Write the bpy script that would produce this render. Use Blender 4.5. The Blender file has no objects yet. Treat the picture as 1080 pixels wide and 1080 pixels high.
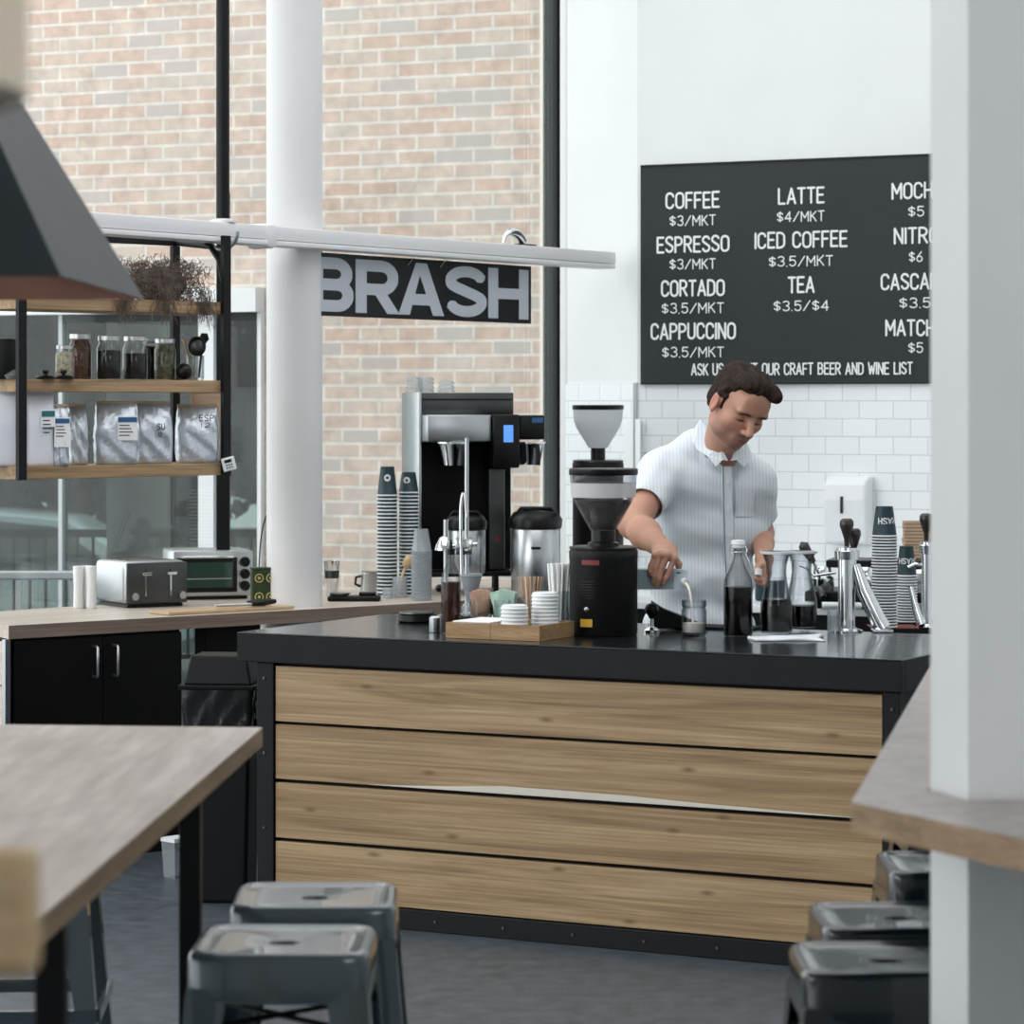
import bpy, bmesh, math, random
import numpy as np
from mathutils import Vector, Matrix
random.seed(7)
S = bpy.context.scene
COL = S.collection
PI = math.pi
EYE, F0, HOR = 1.72, 3200.0, 425.0        # eye height (m), focal length (px of 1080), horizon row

# ---------------------------------------------------------------- camera, world, lights, exposure
cd = bpy.data.cameras.new('camera'); cam = bpy.data.objects.new('camera', cd); COL.objects.link(cam)
cam.location = (0, 0, EYE); cam.rotation_euler = (PI/2, 0, 0)
cd.sensor_width = 36; cd.lens = 36*F0/1080; cd.shift_y = -(540-HOR)/1080
cd.dof.use_dof = True; cd.dof.focus_distance = 10.3; cd.dof.aperture_fstop = 6.6
cd.clip_start = .1; cd.clip_end = 200
S.camera = cam
w = bpy.data.worlds.new('world'); S.world = w; w.use_nodes = True
bg = w.node_tree.nodes['Background']; bg.inputs[0].default_value = (.97, .985, 1.0, 1); bg.inputs[1].default_value = 2.5
def area(name, loc, target, sx, sy, power, col):
    l = bpy.data.lights.new(name, 'AREA'); l.shape = 'RECTANGLE'; l.size = sx; l.size_y = sy; l.energy = power; l.color = col
    o = bpy.data.objects.new(name, l); COL.objects.link(o); o.location = loc
    o.rotation_euler = (Vector(target)-Vector(loc)).to_track_quat('-Z', 'Y').to_euler()
    return o
area('window_daylight', (-5.2, 5.2, 3.4), (.6, 10.6, 1.0), 3.4, 3.0, 110, (.97, .98, 1.0))
area('overhead_fill', (.3, 9.8, 4.9), (.3, 9.9, 0), 5.0, 6.5, 175, (1.0, 1.0, 1.0))  # added fill below the closed ceiling, brightens back wall and level surfaces
area('post_fill', (2.4, .6, 3.6), (1.0, 5.2, 2.0), 2.5, 2.0, 62, (.98, .98, 1.0))  # added fill inside the room, lifts the front of the white post
sl_ = bpy.data.lights.new('sun', 'SUN'); sl_.energy = 1.4; sl_.angle = math.radians(50); sl_.color = (1, .985, .96); so_ = bpy.data.objects.new('sun', sl_); COL.objects.link(so_)
so_.rotation_euler = Vector((1, .35, -.95)).to_track_quat('-Z', 'Y').to_euler()
S.view_settings.view_transform = 'Standard'; S.view_settings.look = 'None'
S.view_settings.gamma = 1; S.view_settings.use_curve_mapping = False
S.view_settings.exposure = -0.1

# ---------------------------------------------------------------- geometry of the place
def G(px, py, z):                 # point of the horizontal plane z seen at a pixel
    Y = (EYE-z)*F0/(py-HOR); return Vector(((px-540)/F0*Y, Y, z))
def P(px, py, Y): return Vector(((px-540)/F0*Y, Y, EYE-(py-HOR)/F0*Y))
class Line:                       # vertical plane through a (ground) with unit direction d
    def __init__(s, a, d):
        s.a = Vector((a[0], a[1], 0)); s.d = Vector((d[0], d[1], 0)).normalized(); s.n = Vector((-s.d.y, s.d.x, 0)); s.ang = math.atan2(s.d.y, s.d.x)
    def s_of(s, px, off=0):
        q = (px-540)/F0; a = s.a+s.n*off; return (q*a.y-a.x)/(s.d.x-q*s.d.y)
    def at(s, t, z=0, off=0): v = s.a+s.d*t+s.n*off; return Vector((v.x, v.y, z))
    def hit(s, px, py, off=0): v = s.at(s.s_of(px, off), 0, off); v.z = EYE-(py-HOR)/F0*v.y; return v
    def z_of(s, px, py, off=0): return s.hit(px, py, off).z
ZB, ZW, ZR = .951, .90, .86
BAR = Line((-.9235, 10.19), (2.09, -1.11))
BACK = Line((.0413*13.95, 13.95), (math.cos(math.radians(27.5)), -math.sin(math.radians(27.5))))
FAC = Line((-2.05, 12.0), (2.28, 2.6))
WIN = Line((-1.853, 11.17), (1.564, 1.33))
SHF = Line((-1.757, 10.9), (.691, .723))
BRK = Line((.197, 15.3), (math.cos(math.radians(24)), -math.sin(math.radians(24))))
BEAM = Line((-1.52, 11.1), (2.007, 2.95))

# ---------------------------------------------------------------- scene graph helpers
def props(o, label=None, cat=None, group=None, kind=None):
    if label: o['label'] = label
    if cat: o['category'] = cat
    if group: o['group'] = group
    if kind: o['kind'] = kind
    return o
def thing(name, label, cat, loc=(0,0,0), rz=0, group=None):
    o = bpy.data.objects.new(name, None); o.empty_display_size = .05; COL.objects.link(o)
    o.location = loc; o.rotation_euler = (0, 0, rz); return props(o, label, cat, group)
def obj(name, bm, mt, parent=None, smooth=None):
    if isinstance(bm, bpy.types.Mesh): me = bm
    else:
        bmesh.ops.recalc_face_normals(bm, faces=bm.faces)
        me = bpy.data.meshes.new(name); bm.to_mesh(me); bm.free()
    for m in (mt if isinstance(mt, (list, tuple)) else [mt]): me.materials.append(m)
    if smooth:
        me.polygons.foreach_set('use_smooth', [True]*len(me.polygons))
        if smooth is not True:
            try: me.set_sharp_from_angle(angle=math.radians(smooth))
            except Exception: pass
    o = bpy.data.objects.new(name, me); COL.objects.link(o)
    if parent: o.parent = parent
    return o
def single(name, bm, mt, label, cat, loc=(0,0,0), rz=0, group=None, smooth=None, kind=None):
    o = obj(name, bm, mt, None, smooth); o.location = loc; o.rotation_euler = (0,0,rz); return props(o, label, cat, group, kind)
def struct(name, bm, mt, loc=(0,0,0), rz=0, smooth=None, parent=None):
    o = obj(name, bm, mt, parent, smooth); o.location = loc; o.rotation_euler = (0,0,rz)
    if not parent: o['kind'] = 'structure'
    return o
def dup(root, loc, rz=None, label=None, group=None):
    r = root.copy(); COL.objects.link(r); r.location = loc
    if rz is not None: r.rotation_euler = (0,0,rz)
    if label: r['label'] = label
    if group: r['group'] = group
    for ch in list(root.children):
        c = ch.copy(); COL.objects.link(c); c.parent = r
        for g in list(ch.children):
            d = g.copy(); COL.objects.link(d); d.parent = c
    return r
# ---------------------------------------------------------------- bmesh shapes
def nb(): return bmesh.new()
def box(bm, x0, x1, y0, y1, z0, z1, bev=0, seg=2, M=None):
    vs = [bm.verts.new(v) for v in [(x0,y0,z0),(x1,y0,z0),(x1,y1,z0),(x0,y1,z0),(x0,y0,z1),(x1,y0,z1),(x1,y1,z1),(x0,y1,z1)]]
    fs = [bm.faces.new([vs[i] for i in f]) for f in [(3,2,1,0),(4,5,6,7),(0,1,5,4),(1,2,6,5),(2,3,7,6),(3,0,4,7)]]
    if bev:
        r = bmesh.ops.bevel(bm, geom=list({e for f in fs for e in f.edges}), offset=bev, segments=seg, affect='EDGES', profile=.5)
        vs = list({v for f in r['faces'] for v in f.verts} | {v for v in vs if v.is_valid})
    if M is not None: bmesh.ops.transform(bm, matrix=M, verts=[v for v in vs if v.is_valid])
    return bm
def B(x0, x1, y0, y1, z0, z1, bev=0, seg=2): return box(nb(), x0, x1, y0, y1, z0, z1, bev, seg)
def ring(bm, c, ax1, ax2, r1, r2, n):
    return [bm.verts.new(Vector(c)+Vector(ax1)*(r1*math.cos(2*PI*i/n))+Vector(ax2)*(r2*math.sin(2*PI*i/n))) for i in range(n)]
def bridge(bm, a, b, mi=0):
    n = len(a); out = []
    for i in range(n):
        f = bm.faces.new((a[i], a[(i+1)%n], b[(i+1)%n], b[i])); f.material_index = mi; out.append(f)
    return out
def lathe(bm, prof, n=24, c=(0,0,0), cap0=True, cap1=True, sx=1, sy=1, mats=None):
    rs = [ring(bm, (c[0], c[1], c[2]+z), (1,0,0), (0,1,0), max(r,1e-4)*sx, max(r,1e-4)*sy, n) for r, z in prof]
    for i in range(len(rs)-1): bridge(bm, rs[i], rs[i+1], mats[i] if mats else 0)
    if cap0: bm.faces.new(list(reversed(rs[0])))
    if cap1:
        f = bm.faces.new(rs[-1])
        if mats: f.material_index = mats[-1]
    return bm
def L(prof, n=24, **k): return lathe(nb(), prof, n, **k)
def tube(bm, pts, r, n=10, cap=True):
    pts = [Vector(p) for p in pts]; rr = r if isinstance(r, (list, tuple)) else [r]*len(pts)
    rs = []; prev = None
    for i, p in enumerate(pts):
        d = (pts[min(i+1, len(pts)-1)]-pts[max(i-1, 0)]).normalized()
        if prev is None: a = d.orthogonal().normalized()
        else: a = (prev-d*prev.dot(d)).normalized()
        prev = a; b = d.cross(a)
        rs.append(ring(bm, p, a, b, rr[i], rr[i], n))
    for i in range(len(rs)-1): bridge(bm, rs[i], rs[i+1])
    if cap: bm.faces.new(list(reversed(rs[0]))); bm.faces.new(rs[-1])
    return bm
def TB(pts, r, n=10): return tube(nb(), pts, r, n)
def prism(bm, poly, z0, z1):
    a = [bm.verts.new((x, y, z0)) for x, y in poly]; b = [bm.verts.new((x, y, z1)) for x, y in poly]
    bm.faces.new(list(reversed(a))); bm.faces.new(b); bridge(bm, a, b); return bm
def sphere(bm, c, r, n=16, sz=1, sy=1):
    m = n//2; return lathe(bm, [(r*math.sin(PI*i/m), -r*sz*math.cos(PI*i/m)) for i in range(m+1)], n, c=c, sy=sy)
def bez(p0, p1, p2, p3, n=10):
    p0, p1, p2, p3 = map(Vector, (p0, p1, p2, p3)); out = []
    for i in range(n+1):
        t = i/n; out.append(p0*(1-t)**3+p1*3*t*(1-t)**2+p2*3*t*t*(1-t)+p3*t**3)
    return out
def bevelled(o, wd, seg=2, ang=40):
    m = o.modifiers.new('b', 'BEVEL'); m.width = wd; m.segments = seg; m.limit_method = 'ANGLE'; m.angle_limit = math.radians(ang); return o

# ---------------------------------------------------------------- materials
def srgb(r, g, b):
    f = lambda c: (c/255/12.92 if c/255 <= .04045 else ((c/255+.055)/1.055)**2.4); return (f(r), f(g), f(b), 1)
def mat(name, col, rough=.5, metal=0, spec=.5, noise=0, nscale=8, bump=0, bscale=40, coat=0, emit=0, trans=0, alpha=1, ior=1.45):
    m = bpy.data.materials.new(name); m.use_nodes = True; nt = m.node_tree; b = nt.nodes['Principled BSDF']
    c = srgb(*col); b.inputs['Base Color'].default_value = c; b.inputs['Roughness'].default_value = rough; b.inputs['Metallic'].default_value = metal
    b.inputs['Specular IOR Level'].default_value = spec; b.inputs['Coat Weight'].default_value = coat; b.inputs['IOR'].default_value = ior
    b.inputs['Transmission Weight'].default_value = trans; b.inputs['Alpha'].default_value = alpha
    if emit: b.inputs['Emission Color'].default_value = c; b.inputs['Emission Strength'].default_value = emit
    if noise or bump:
        tc = nt.nodes.new('ShaderNodeTexCoord')
    if noise:
        n = nt.nodes.new('ShaderNodeTexNoise'); n.inputs['Scale'].default_value = nscale; n.inputs['Detail'].default_value = 6
        nt.links.new(tc.outputs['Object'], n.inputs['Vector'])
        r = nt.nodes.new('ShaderNodeMix'); r.data_type = 'RGBA'
        r.inputs[6].default_value = tuple(max(0, x*(1-noise)) for x in c[:3])+(1,); r.inputs[7].default_value = tuple(min(1, x*(1+noise)) for x in c[:3])+(1,)
        mr = nt.nodes.new('ShaderNodeMapRange'); mr.inputs[1].default_value = .3; mr.inputs[2].default_value = .7
        nt.links.new(n.outputs['Fac'], mr.inputs[0]); nt.links.new(mr.outputs[0], r.inputs[0]); nt.links.new(r.outputs[2], b.inputs['Base Color'])
    if bump:
        n2 = nt.nodes.new('ShaderNodeTexNoise'); n2.inputs['Scale'].default_value = bscale; n2.inputs['Detail'].default_value = 5
        nt.links.new(tc.outputs['Object'], n2.inputs['Vector'])
        bp = nt.nodes.new('ShaderNodeBump'); bp.inputs['Strength'].default_value = bump; bp.inputs['Distance'].default_value = .01
        nt.links.new(n2.outputs['Fac'], bp.inputs['Height']); nt.links.new(bp.outputs[0], b.inputs['Normal'])
    return m
def glassy(name, tint=(1,1,1), edge=(.35,.4,.42), blend=.35, refl=1.0, rough=.0, body=0, bodycol=(230,235,238)):
    m = bpy.data.materials.new(name); m.use_nodes = True; nt = m.node_tree; nt.nodes.clear(); N = nt.nodes.new; K = nt.links.new
    out = N('ShaderNodeOutputMaterial'); lw = N('ShaderNodeLayerWeight'); lw.inputs[0].default_value = blend
    mx = N('ShaderNodeMix'); mx.data_type = 'RGBA'; mx.inputs[6].default_value = (*tint, 1); mx.inputs[7].default_value = (*edge, 1)
    K(lw.outputs['Facing'], mx.inputs[0])
    tr = N('ShaderNodeBsdfTransparent'); K(mx.outputs[2], tr.inputs[0])
    gl = N('ShaderNodeBsdfGlossy'); gl.inputs['Roughness'].default_value = rough+.02
    fr = N('ShaderNodeLayerWeight'); fr.inputs[0].default_value = .5; pw = N('ShaderNodeMath'); pw.operation = 'POWER'; pw.inputs[1].default_value = 4.0; K(fr.outputs['Facing'], pw.inputs[0])
    mu = N('ShaderNodeMath'); mu.operation = 'MULTIPLY_ADD'; mu.inputs[1].default_value = .85*refl; mu.inputs[2].default_value = .04*refl; K(pw.outputs[0], mu.inputs[0])
    ms = N('ShaderNodeMixShader'); K(mu.outputs[0], ms.inputs[0]); K(tr.outputs[0], ms.inputs[1]); K(gl.outputs[0], ms.inputs[2]); last = ms
    if body:
        d = N('ShaderNodeBsdfDiffuse'); d.inputs[0].default_value = srgb(*bodycol)
        m2 = N('ShaderNodeMixShader'); m2.inputs[0].default_value = body; K(ms.outputs[0], m2.inputs[1]); K(d.outputs[0], m2.inputs[2]); last = m2
    K(last.outputs[0], out.inputs[0]); return m
def wood(name, c1, c2, sc=(1.2, 14, 14), rough=.5, knots=0, seams=None, dark=None, spec=.35, c3=None):
    m = bpy.data.materials.new(name); m.use_nodes = True; nt = m.node_tree; b = nt.nodes['Principled BSDF']; N = nt.nodes.new; K = nt.links.new
    b.inputs['Roughness'].default_value = rough; b.inputs['Specular IOR Level'].default_value = spec
    tc = N('ShaderNodeTexCoord'); oi = N('ShaderNodeObjectInfo'); ad = N('ShaderNodeVectorMath'); ad.operation = 'ADD'
    mm = N('ShaderNodeMath'); mm.operation = 'MULTIPLY'; mm.inputs[1].default_value = 37; K(oi.outputs['Random'], mm.inputs[0])
    K(tc.outputs['Object'], ad.inputs[0]); K(mm.outputs[0], ad.inputs[1])
    mp = N('ShaderNodeMapping'); mp.inputs['Scale'].default_value = sc; K(ad.outputs[0], mp.inputs[0])
    n = N('ShaderNodeTexNoise'); n.inputs['Scale'].default_value = 1.0; n.inputs['Detail'].default_value = 8; n.inputs['Roughness'].default_value = .62; n.inputs['Distortion'].default_value = 1.1
    K(mp.outputs[0], n.inputs['Vector'])
    mp2 = N('ShaderNodeMapping'); mp2.inputs['Scale'].default_value = tuple(v*(1.6 if v < 3 else 7) for v in sc); K(ad.outputs[0], mp2.inputs[0])
    n2 = N('ShaderNodeTexNoise'); n2.inputs['Scale'].default_value = 1.0; n2.inputs['Detail'].default_value = 4; K(mp2.outputs[0], n2.inputs['Vector'])
    cr = N('ShaderNodeValToRGB'); e = cr.color_ramp.elements; e[0].position = .32; e[0].color = srgb(*c1); e[1].position = .68; e[1].color = srgb(*c2)
    K(n.outputs['Fac'], cr.inputs[0])
    if c3: el = cr.color_ramp.elements.new(.5); el.color = srgb(*c3)
    mr = N('ShaderNodeMapRange'); mr.inputs[1].default_value = .3; mr.inputs[2].default_value = .7; mr.inputs[3].default_value = .74; mr.inputs[4].default_value = 1.12; K(n2.outputs['Fac'], mr.inputs[0])
    mx = N('ShaderNodeMix'); mx.data_type = 'RGBA'; mx.blend_type = 'MULTIPLY'; mx.inputs[0].default_value = 1; K(cr.outputs[0], mx.inputs[6]); K(mr.outputs[0], mx.inputs[7])
    last = mx.outputs[2]
    if knots:
        s3 = N('ShaderNodeSeparateXYZ'); K(ad.outputs[0], s3.inputs[0]); c3_ = N('ShaderNodeCombineXYZ'); K(s3.outputs[0], c3_.inputs[0]); K(s3.outputs[2], c3_.inputs[1])
        mp3 = N('ShaderNodeMapping'); mp3.inputs['Scale'].default_value = (1.5, 4.6, 1); K(c3_.outputs[0], mp3.inputs[0])
        v = N('ShaderNodeTexVoronoi'); v.voronoi_dimensions = '2D'; v.inputs['Scale'].default_value = 1.1; K(mp3.outputs[0], v.inputs['Vector'])
        m3 = N('ShaderNodeMapRange'); m3.inputs[1].default_value = .012; m3.inputs[2].default_value = .06; m3.inputs[3].default_value = knots; m3.inputs[4].default_value = 0; K(v.outputs['Distance'], m3.inputs[0])
        mk = N('ShaderNodeMix'); mk.data_type = 'RGBA'; K(m3.outputs[0], mk.inputs[0]); K(last, mk.inputs[6]); mk.inputs[7].default_value = srgb(110, 82, 55); last = mk.outputs[2]
    K(last, b.inputs['Base Color']); return m
def brickmat(name, c1, c2, cm, bw, rh, mortar, rough=.85, axis='XZ', offset=.5, bump=.4, noise=.5, third=None, shift=(0,0,0), bevel=0, smooth=.1):
    m = bpy.data.materials.new(name); m.use_nodes = True; nt = m.node_tree; b = nt.nodes['Principled BSDF']; N = nt.nodes.new; K = nt.links.new
    b.inputs['Roughness'].default_value = rough
    tc = N('ShaderNodeTexCoord'); sp = N('ShaderNodeSeparateXYZ'); K(tc.outputs['Object'], sp.inputs[0]); cb = N('ShaderNodeCombineXYZ')
    K(sp.outputs[0], cb.inputs[0]); K(sp.outputs[2], cb.inputs[1])
    mp = N('ShaderNodeMapping'); mp.inputs['Location'].default_value = shift; K(cb.outputs[0], mp.inputs[0])
    t = N('ShaderNodeTexBrick'); t.offset = offset; t.inputs['Scale'].default_value = 1; t.inputs['Brick Width'].default_value = bw; t.inputs['Row Height'].default_value = rh
    t.inputs['Mortar Size'].default_value = mortar; t.inputs['Mortar Smooth'].default_value = smooth; t.inputs['Color1'].default_value = srgb(*c1); t.inputs['Color2'].default_value = srgb(*c2); t.inputs['Mortar'].default_value = srgb(*cm)
    t.inputs['Bias'].default_value = 0
    K(mp.outputs[0], t.inputs['Vector']); last = t.outputs['Color']
    if noise:
        n = N('ShaderNodeTexNoise'); n.inputs['Scale'].default_value = 9; n.inputs['Detail'].default_value = 9; n.inputs['Roughness'].default_value = .7; K(tc.outputs['Object'], n.inputs['Vector'])
        mr = N('ShaderNodeMapRange'); mr.inputs[1].default_value = .3; mr.inputs[2].default_value = .7; mr.inputs[3].default_value = 1-noise*.35; mr.inputs[4].default_value = 1+noise*.12; K(n.outputs['Fac'], mr.inputs[0])
        mx = N('ShaderNodeMix'); mx.data_type = 'RGBA'; mx.blend_type = 'MULTIPLY'; mx.inputs[0].default_value = 1; K(last, mx.inputs[6]); K(mr.outputs[0], mx.inputs[7]); last = mx.outputs[2]
    if third:        # a few odd bricks of another clay
        t2 = N('ShaderNodeTexBrick'); t2.offset = offset
        for k in ('Scale', 'Brick Width', 'Row Height', 'Mortar Size', 'Mortar Smooth'): t2.inputs[k].default_value = t.inputs[k].default_value
        t2.inputs['Color1'].default_value = (0,0,0,1); t2.inputs['Color2'].default_value = (1,1,1,1); t2.inputs['Mortar'].default_value = (0,0,0,1); K(mp.outputs[0], t2.inputs['Vector'])
        m2 = N('ShaderNodeMapRange'); m2.inputs[1].default_value = .8; m2.inputs[2].default_value = .9; m2.inputs[4].default_value = .75; K(t2.outputs['Color'], m2.inputs[0])
        mk = N('ShaderNodeMix'); mk.data_type = 'RGBA'; K(m2.outputs[0], mk.inputs[0]); K(last, mk.inputs[6]); mk.inputs[7].default_value = srgb(*third); last = mk.outputs[2]
    K(last, b.inputs['Base Color'])
    bp = N('ShaderNodeBump'); bp.inputs['Strength'].default_value = bump; bp.inputs['Distance'].default_value = .006; bp.invert = True
    K(t.outputs['Fac'], bp.inputs['Height']); K(bp.outputs[0], b.inputs['Normal']); return m

M = {}
M['white_paint'] = mat('white_paint', (228,231,231), .55, noise=.02, nscale=3)
M['white_steel'] = mat('white_steel', (226,226,228), .38)
M['column_paint'] = mat('column_paint', (222,221,222), .5, noise=.03, nscale=2)
M['brick'] = brickmat('pale_brick', (206,178,162), (206,192,180), (220,212,203), .215, .0755, .008, noise=.9, third=(182,172,168))
M['tile'] = brickmat('white_tile', (232,236,238), (226,231,234), (196,202,205), .16, .0795, .0022, rough=.14, bump=.3, noise=0)
M['floor'] = mat('dark_concrete', (72,79,86), .42, noise=.32, nscale=14, bump=.15, bscale=90)
M['ceiling'] = mat('ceiling_white', (215,218,220), .8)
M['black_steel'] = mat('black_steel', (10,11,13), .45, .0, spec=.3, noise=.12, nscale=6)
M['bar_top'] = mat('blackened_steel_top', (26,32,36), .2, .2, noise=.18, nscale=4, coat=.15)
M['fascia'] = mat('blackened_fascia', (16,19,21), .55, .0, spec=.25, noise=.15, nscale=4)
M['black_lam'] = mat('black_laminate', (6,6,7), .55, spec=.2)
M['oak'] = wood('oak_plank', (132,106,76), (180,154,118), (.9, 17, 21), .5, knots=.8, c3=(160,133,98))
M['oak_pale'] = mat('oak_sapwood', (206,200,188), .6, noise=.06)
M['oak_shelf'] = wood('oak_shelf', (140,112,80), (190,160,124), (1.6, 26, 26), .55)
M['oak_counter'] = wood('greyed_oak_counter', (186,172,158), (214,203,192), (1.4, 24, 24), .38)
M['oak_edge'] = wood('greyed_oak_edge', (112,96,84), (138,122,108), (1.4, 24, 24), .5)
M['oak_whitewash'] = wood('whitewashed_plank', (220,196,178), (236,220,208), (1.4, 20, 20), .5)
M['table'] = wood('table_oak', (168,158,151), (200,192,186), (5, 1.6, 8), .32, spec=.45)
M['table_edge'] = wood('table_edge_oak', (112,92,68), (146,122,94), (8, 1.3, 12), .55)
M['tan_wood'] = wood('tan_wood', (190,162,124), (212,186,148), (1.4, 16, 16), .5)
M['tray_wood'] = wood('tray_wood', (146,116,80), (176,144,106), (3, 40, 40), .55)
M['board_wood'] = wood('board_wood', (176,148,112), (206,180,146), (2, 30, 30), .5)
M['ledge_wood'] = wood('ledge_oak', (158,150,146), (182,174,170), (3, 3, 8), .35)
M['ledge_edge'] = wood('ledge_edge_oak', (140,116,86), (172,146,114), (6, 3, 20), .55)
M['steel'] = mat('brushed_steel', (190,194,196), .3, 1, noise=.05, nscale=12)
M['steel_dark'] = mat('dark_brushed_steel', (88,90,90), .34, 1, noise=.08, nscale=9)
M['chrome'] = mat('chrome', (225,228,230), .08, 1)
M['black_plastic'] = mat('black_plastic', (8,8,9), .35, spec=.35)
M['matte_black'] = mat('matte_black', (9,9,10), .5, spec=.3, bump=.15, bscale=300)
M['stool_grey'] = mat('stool_grey_paint', (66,80,86), .26, .25, coat=.8)
M['stool_teal'] = mat('stool_teal_paint', (5,24,32), .22, .1, coat=.4)
M['rubber'] = mat('rubber', (18,18,18), .7)
M['glass'] = glassy('clear_glass', (.97,.98,.98), (.42,.47,.5), .42, 1.0)
M['glass_thick'] = glassy('thick_glass', (.95,.96,.97), (.2,.24,.26), .42, .6)
M['pane'] = glassy('window_glass', (.95,.97,.965), (.8,.85,.84), .2, .9)
M['teal_pane'] = glassy('green_tinted_glass', (.40,.45,.44), (.3,.38,.38), .2, 1.0)
M['plastic_clear'] = glassy('clear_plastic', (.93,.95,.96), (.5,.55,.58), .5, 1.0, .1, .22, (235,240,244))
M['hopper'] = glassy('smoked_hopper', (.96,.96,.97), (.7,.71,.73), .3, .7, .03, .03, (235,236,238))
M['hopper_clear'] = glassy('frosted_hopper', (.95,.96,.97), (.85,.86,.87), .3, .6, .05, .4, (240,242,244))
M['cold_brew'] = mat('cold_brew', (10,5,4), .25, spec=.2)
M['syrup'] = mat('amber_syrup', (58,28,14), .15, spec=.3)
M['milk'] = mat('milk', (236,228,216), .3)
M['bean'] = mat('coffee_beans', (30,20,16), .35, noise=.6, nscale=90, bump=.9, bscale=120)
M['white_plastic'] = mat('white_plastic', (232,235,237), .35)
M['paper_white'] = mat('white_paper', (240,240,240), .7, bump=.1)
M['cup_green'] = mat('dark_green_paper', (14,46,56), .45)
M['cup_clear'] = glassy('stacked_clear_cup', (.8,.83,.85), (.4,.44,.47), .5, 1.3, .05, .35, (205,212,216))
M['chalk'] = mat('chalkboard', (25,33,35), .55, noise=.16, nscale=2.2)
M['chalk_paint'] = mat('white_lettering', (232,236,234), .7)
M['sign_black'] = mat('sign_black', (14,16,19), .4)
M['sign_grey'] = mat('sign_letter_grey', (190,196,204), .5)
M['foil'] = mat('silver_foil', (205,212,220), .33, .55, bump=.9, bscale=14)
M['kraft'] = mat('kraft_paper', (176,150,124), .7, bump=.2)
M['bag_white'] = mat('white_paper_bag', (226,228,236), .55, bump=.35, bscale=10)
M['label_blue'] = mat('label_blue', (46,92,140), .5)
M['label_green'] = mat('label_green', (40,110,112), .5)
M['ink'] = mat('ink_black', (24,26,30), .6)
M['lid_metal'] = mat('jar_lid_metal', (200,200,200), .35, 1)
M['moss'] = mat('dried_moss', (104,92,84), .9, noise=.4, nscale=30)
M['herb_dark'] = mat('dark_tea_leaves', (26,24,22), .8, noise=.5, nscale=80, bump=.8, bscale=120)
M['herb_green'] = mat('green_dried_herb', (92,88,66), .8, noise=.6, nscale=70, bump=.8, bscale=120)
M['spice'] = mat('brown_spice', (92,60,44), .8, noise=.6, nscale=70, bump=.8, bscale=120)
M['oats'] = mat('pale_flakes', (188,176,150), .8, noise=.45, nscale=90, bump=.8, bscale=120)
M['trash'] = mat('bin_black_plastic', (13,15,16), .45, spec=.3)
M['liner'] = mat('bin_liner', (30,32,34), .22, bump=.9, bscale=9)
M['lamp_metal'] = mat('lamp_patina_metal', (40,49,52), .55, .2, noise=.22, nscale=3)
M['copper'] = mat('copper_inside', (150,112,98), .5, .3, noise=.25, nscale=5)
M['beige'] = mat('beige_fabric', (228,214,192), .8)
M['screen'] = mat('blue_screen', (92,150,235), .3, emit=.7)
M['green_tin'] = mat('green_tin', (44,60,36), .4, noise=.2)
M['gold'] = mat('pale_gold', (190,176,110), .5)
M['yellow'] = mat('yellow_label', (206,160,48), .5)
M['red_dull'] = mat('dull_red', (120,46,44), .5)
M['wood_stick'] = mat('birch_stick', (216,186,158), .6, noise=.1)
M['packet_green'] = mat('green_packet', (176,206,190), .6, noise=.12, nscale=30)
M['packet_brown'] = mat('brown_packet', (186,150,128), .6, noise=.25, nscale=30)
M['towel'] = mat('white_towel', (226,230,234), .85, bump=.5, bscale=30)
M['carton'] = mat('milk_carton_grey', (142,160,170), .45)
M['carton_front'] = mat('milk_carton_light', (188,204,212), .45)
M['concrete'] = mat('concrete', (150,150,144), .8, noise=.2, nscale=2)
M['leaf'] = mat('foliage', (36,46,36), 1, spec=0, noise=.5, nscale=2)
M['grass'] = mat('grass', (122,132,88), .9, noise=.3, nscale=1)
M['asphalt'] = mat('asphalt', (96,98,100), .9, noise=.15)
M['car_paint'] = mat('car_paint', (216,226,228), .25, coat=.5)
M['car_glass'] = mat('car_glass', (52,74,66), .1)
M['handle_dark'] = mat('dark_wood_handle', (44,36,34), .35, coat=.3)
M['cream'] = mat('cream_stone', (222,218,204), .7)
M['grey_mullion'] = mat('dark_grey_mullion', (36,42,44), .45)
M['silver_post'] = mat('silver_post', (176,180,182), .35, .5)
M['grey_translucent'] = mat('grey_cone', (150,158,164), .35)
# ================================================================ THE SETTING
struct('floor', B(-9, 6, -2.5, 19.5, -.12, 0), M['floor'])
# back wall: paint above, tiles below (one wall, tile band and paint band in their own planes)
zt = BACK.z_of(690, 404.5)
o = struct('wall_back', B(0, 5.5, 0, .25, 0, 5.0), M['white_paint'], (BACK.a.x, BACK.a.y, 0), BACK.ang)
tz = zt - 40*.0795
t = struct('trim_1', B(0, 5.5, -.012, -.0005, max(0, 0), zt), M['tile'], (BACK.a.x, BACK.a.y, 0), BACK.ang); t.name = 'wall_back_tiles'
nt = M['tile'].node_tree
nt.nodes['Mapping'].inputs['Location'].default_value = (.03, -(zt % .0795)+.0795, 0)
RET = Line(BACK.a[:2], (BACK.a.x-.262, BACK.a.y-14.38))       # short return between back wall and window wall
rl = (Vector((BACK.a.x, BACK.a.y))-Vector((.262, 14.38))).length
o = struct('wall_return', B(-rl, 0, 0, .12, 0, 5.0), M['white_paint'], (BACK.a.x, BACK.a.y, 0), RET.ang)
o = struct('wall_return_tiles', B(-rl, -.004, -.01, -.0005, 0, zt), M['tile'], (BACK.a.x, BACK.a.y, 0), RET.ang)
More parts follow.
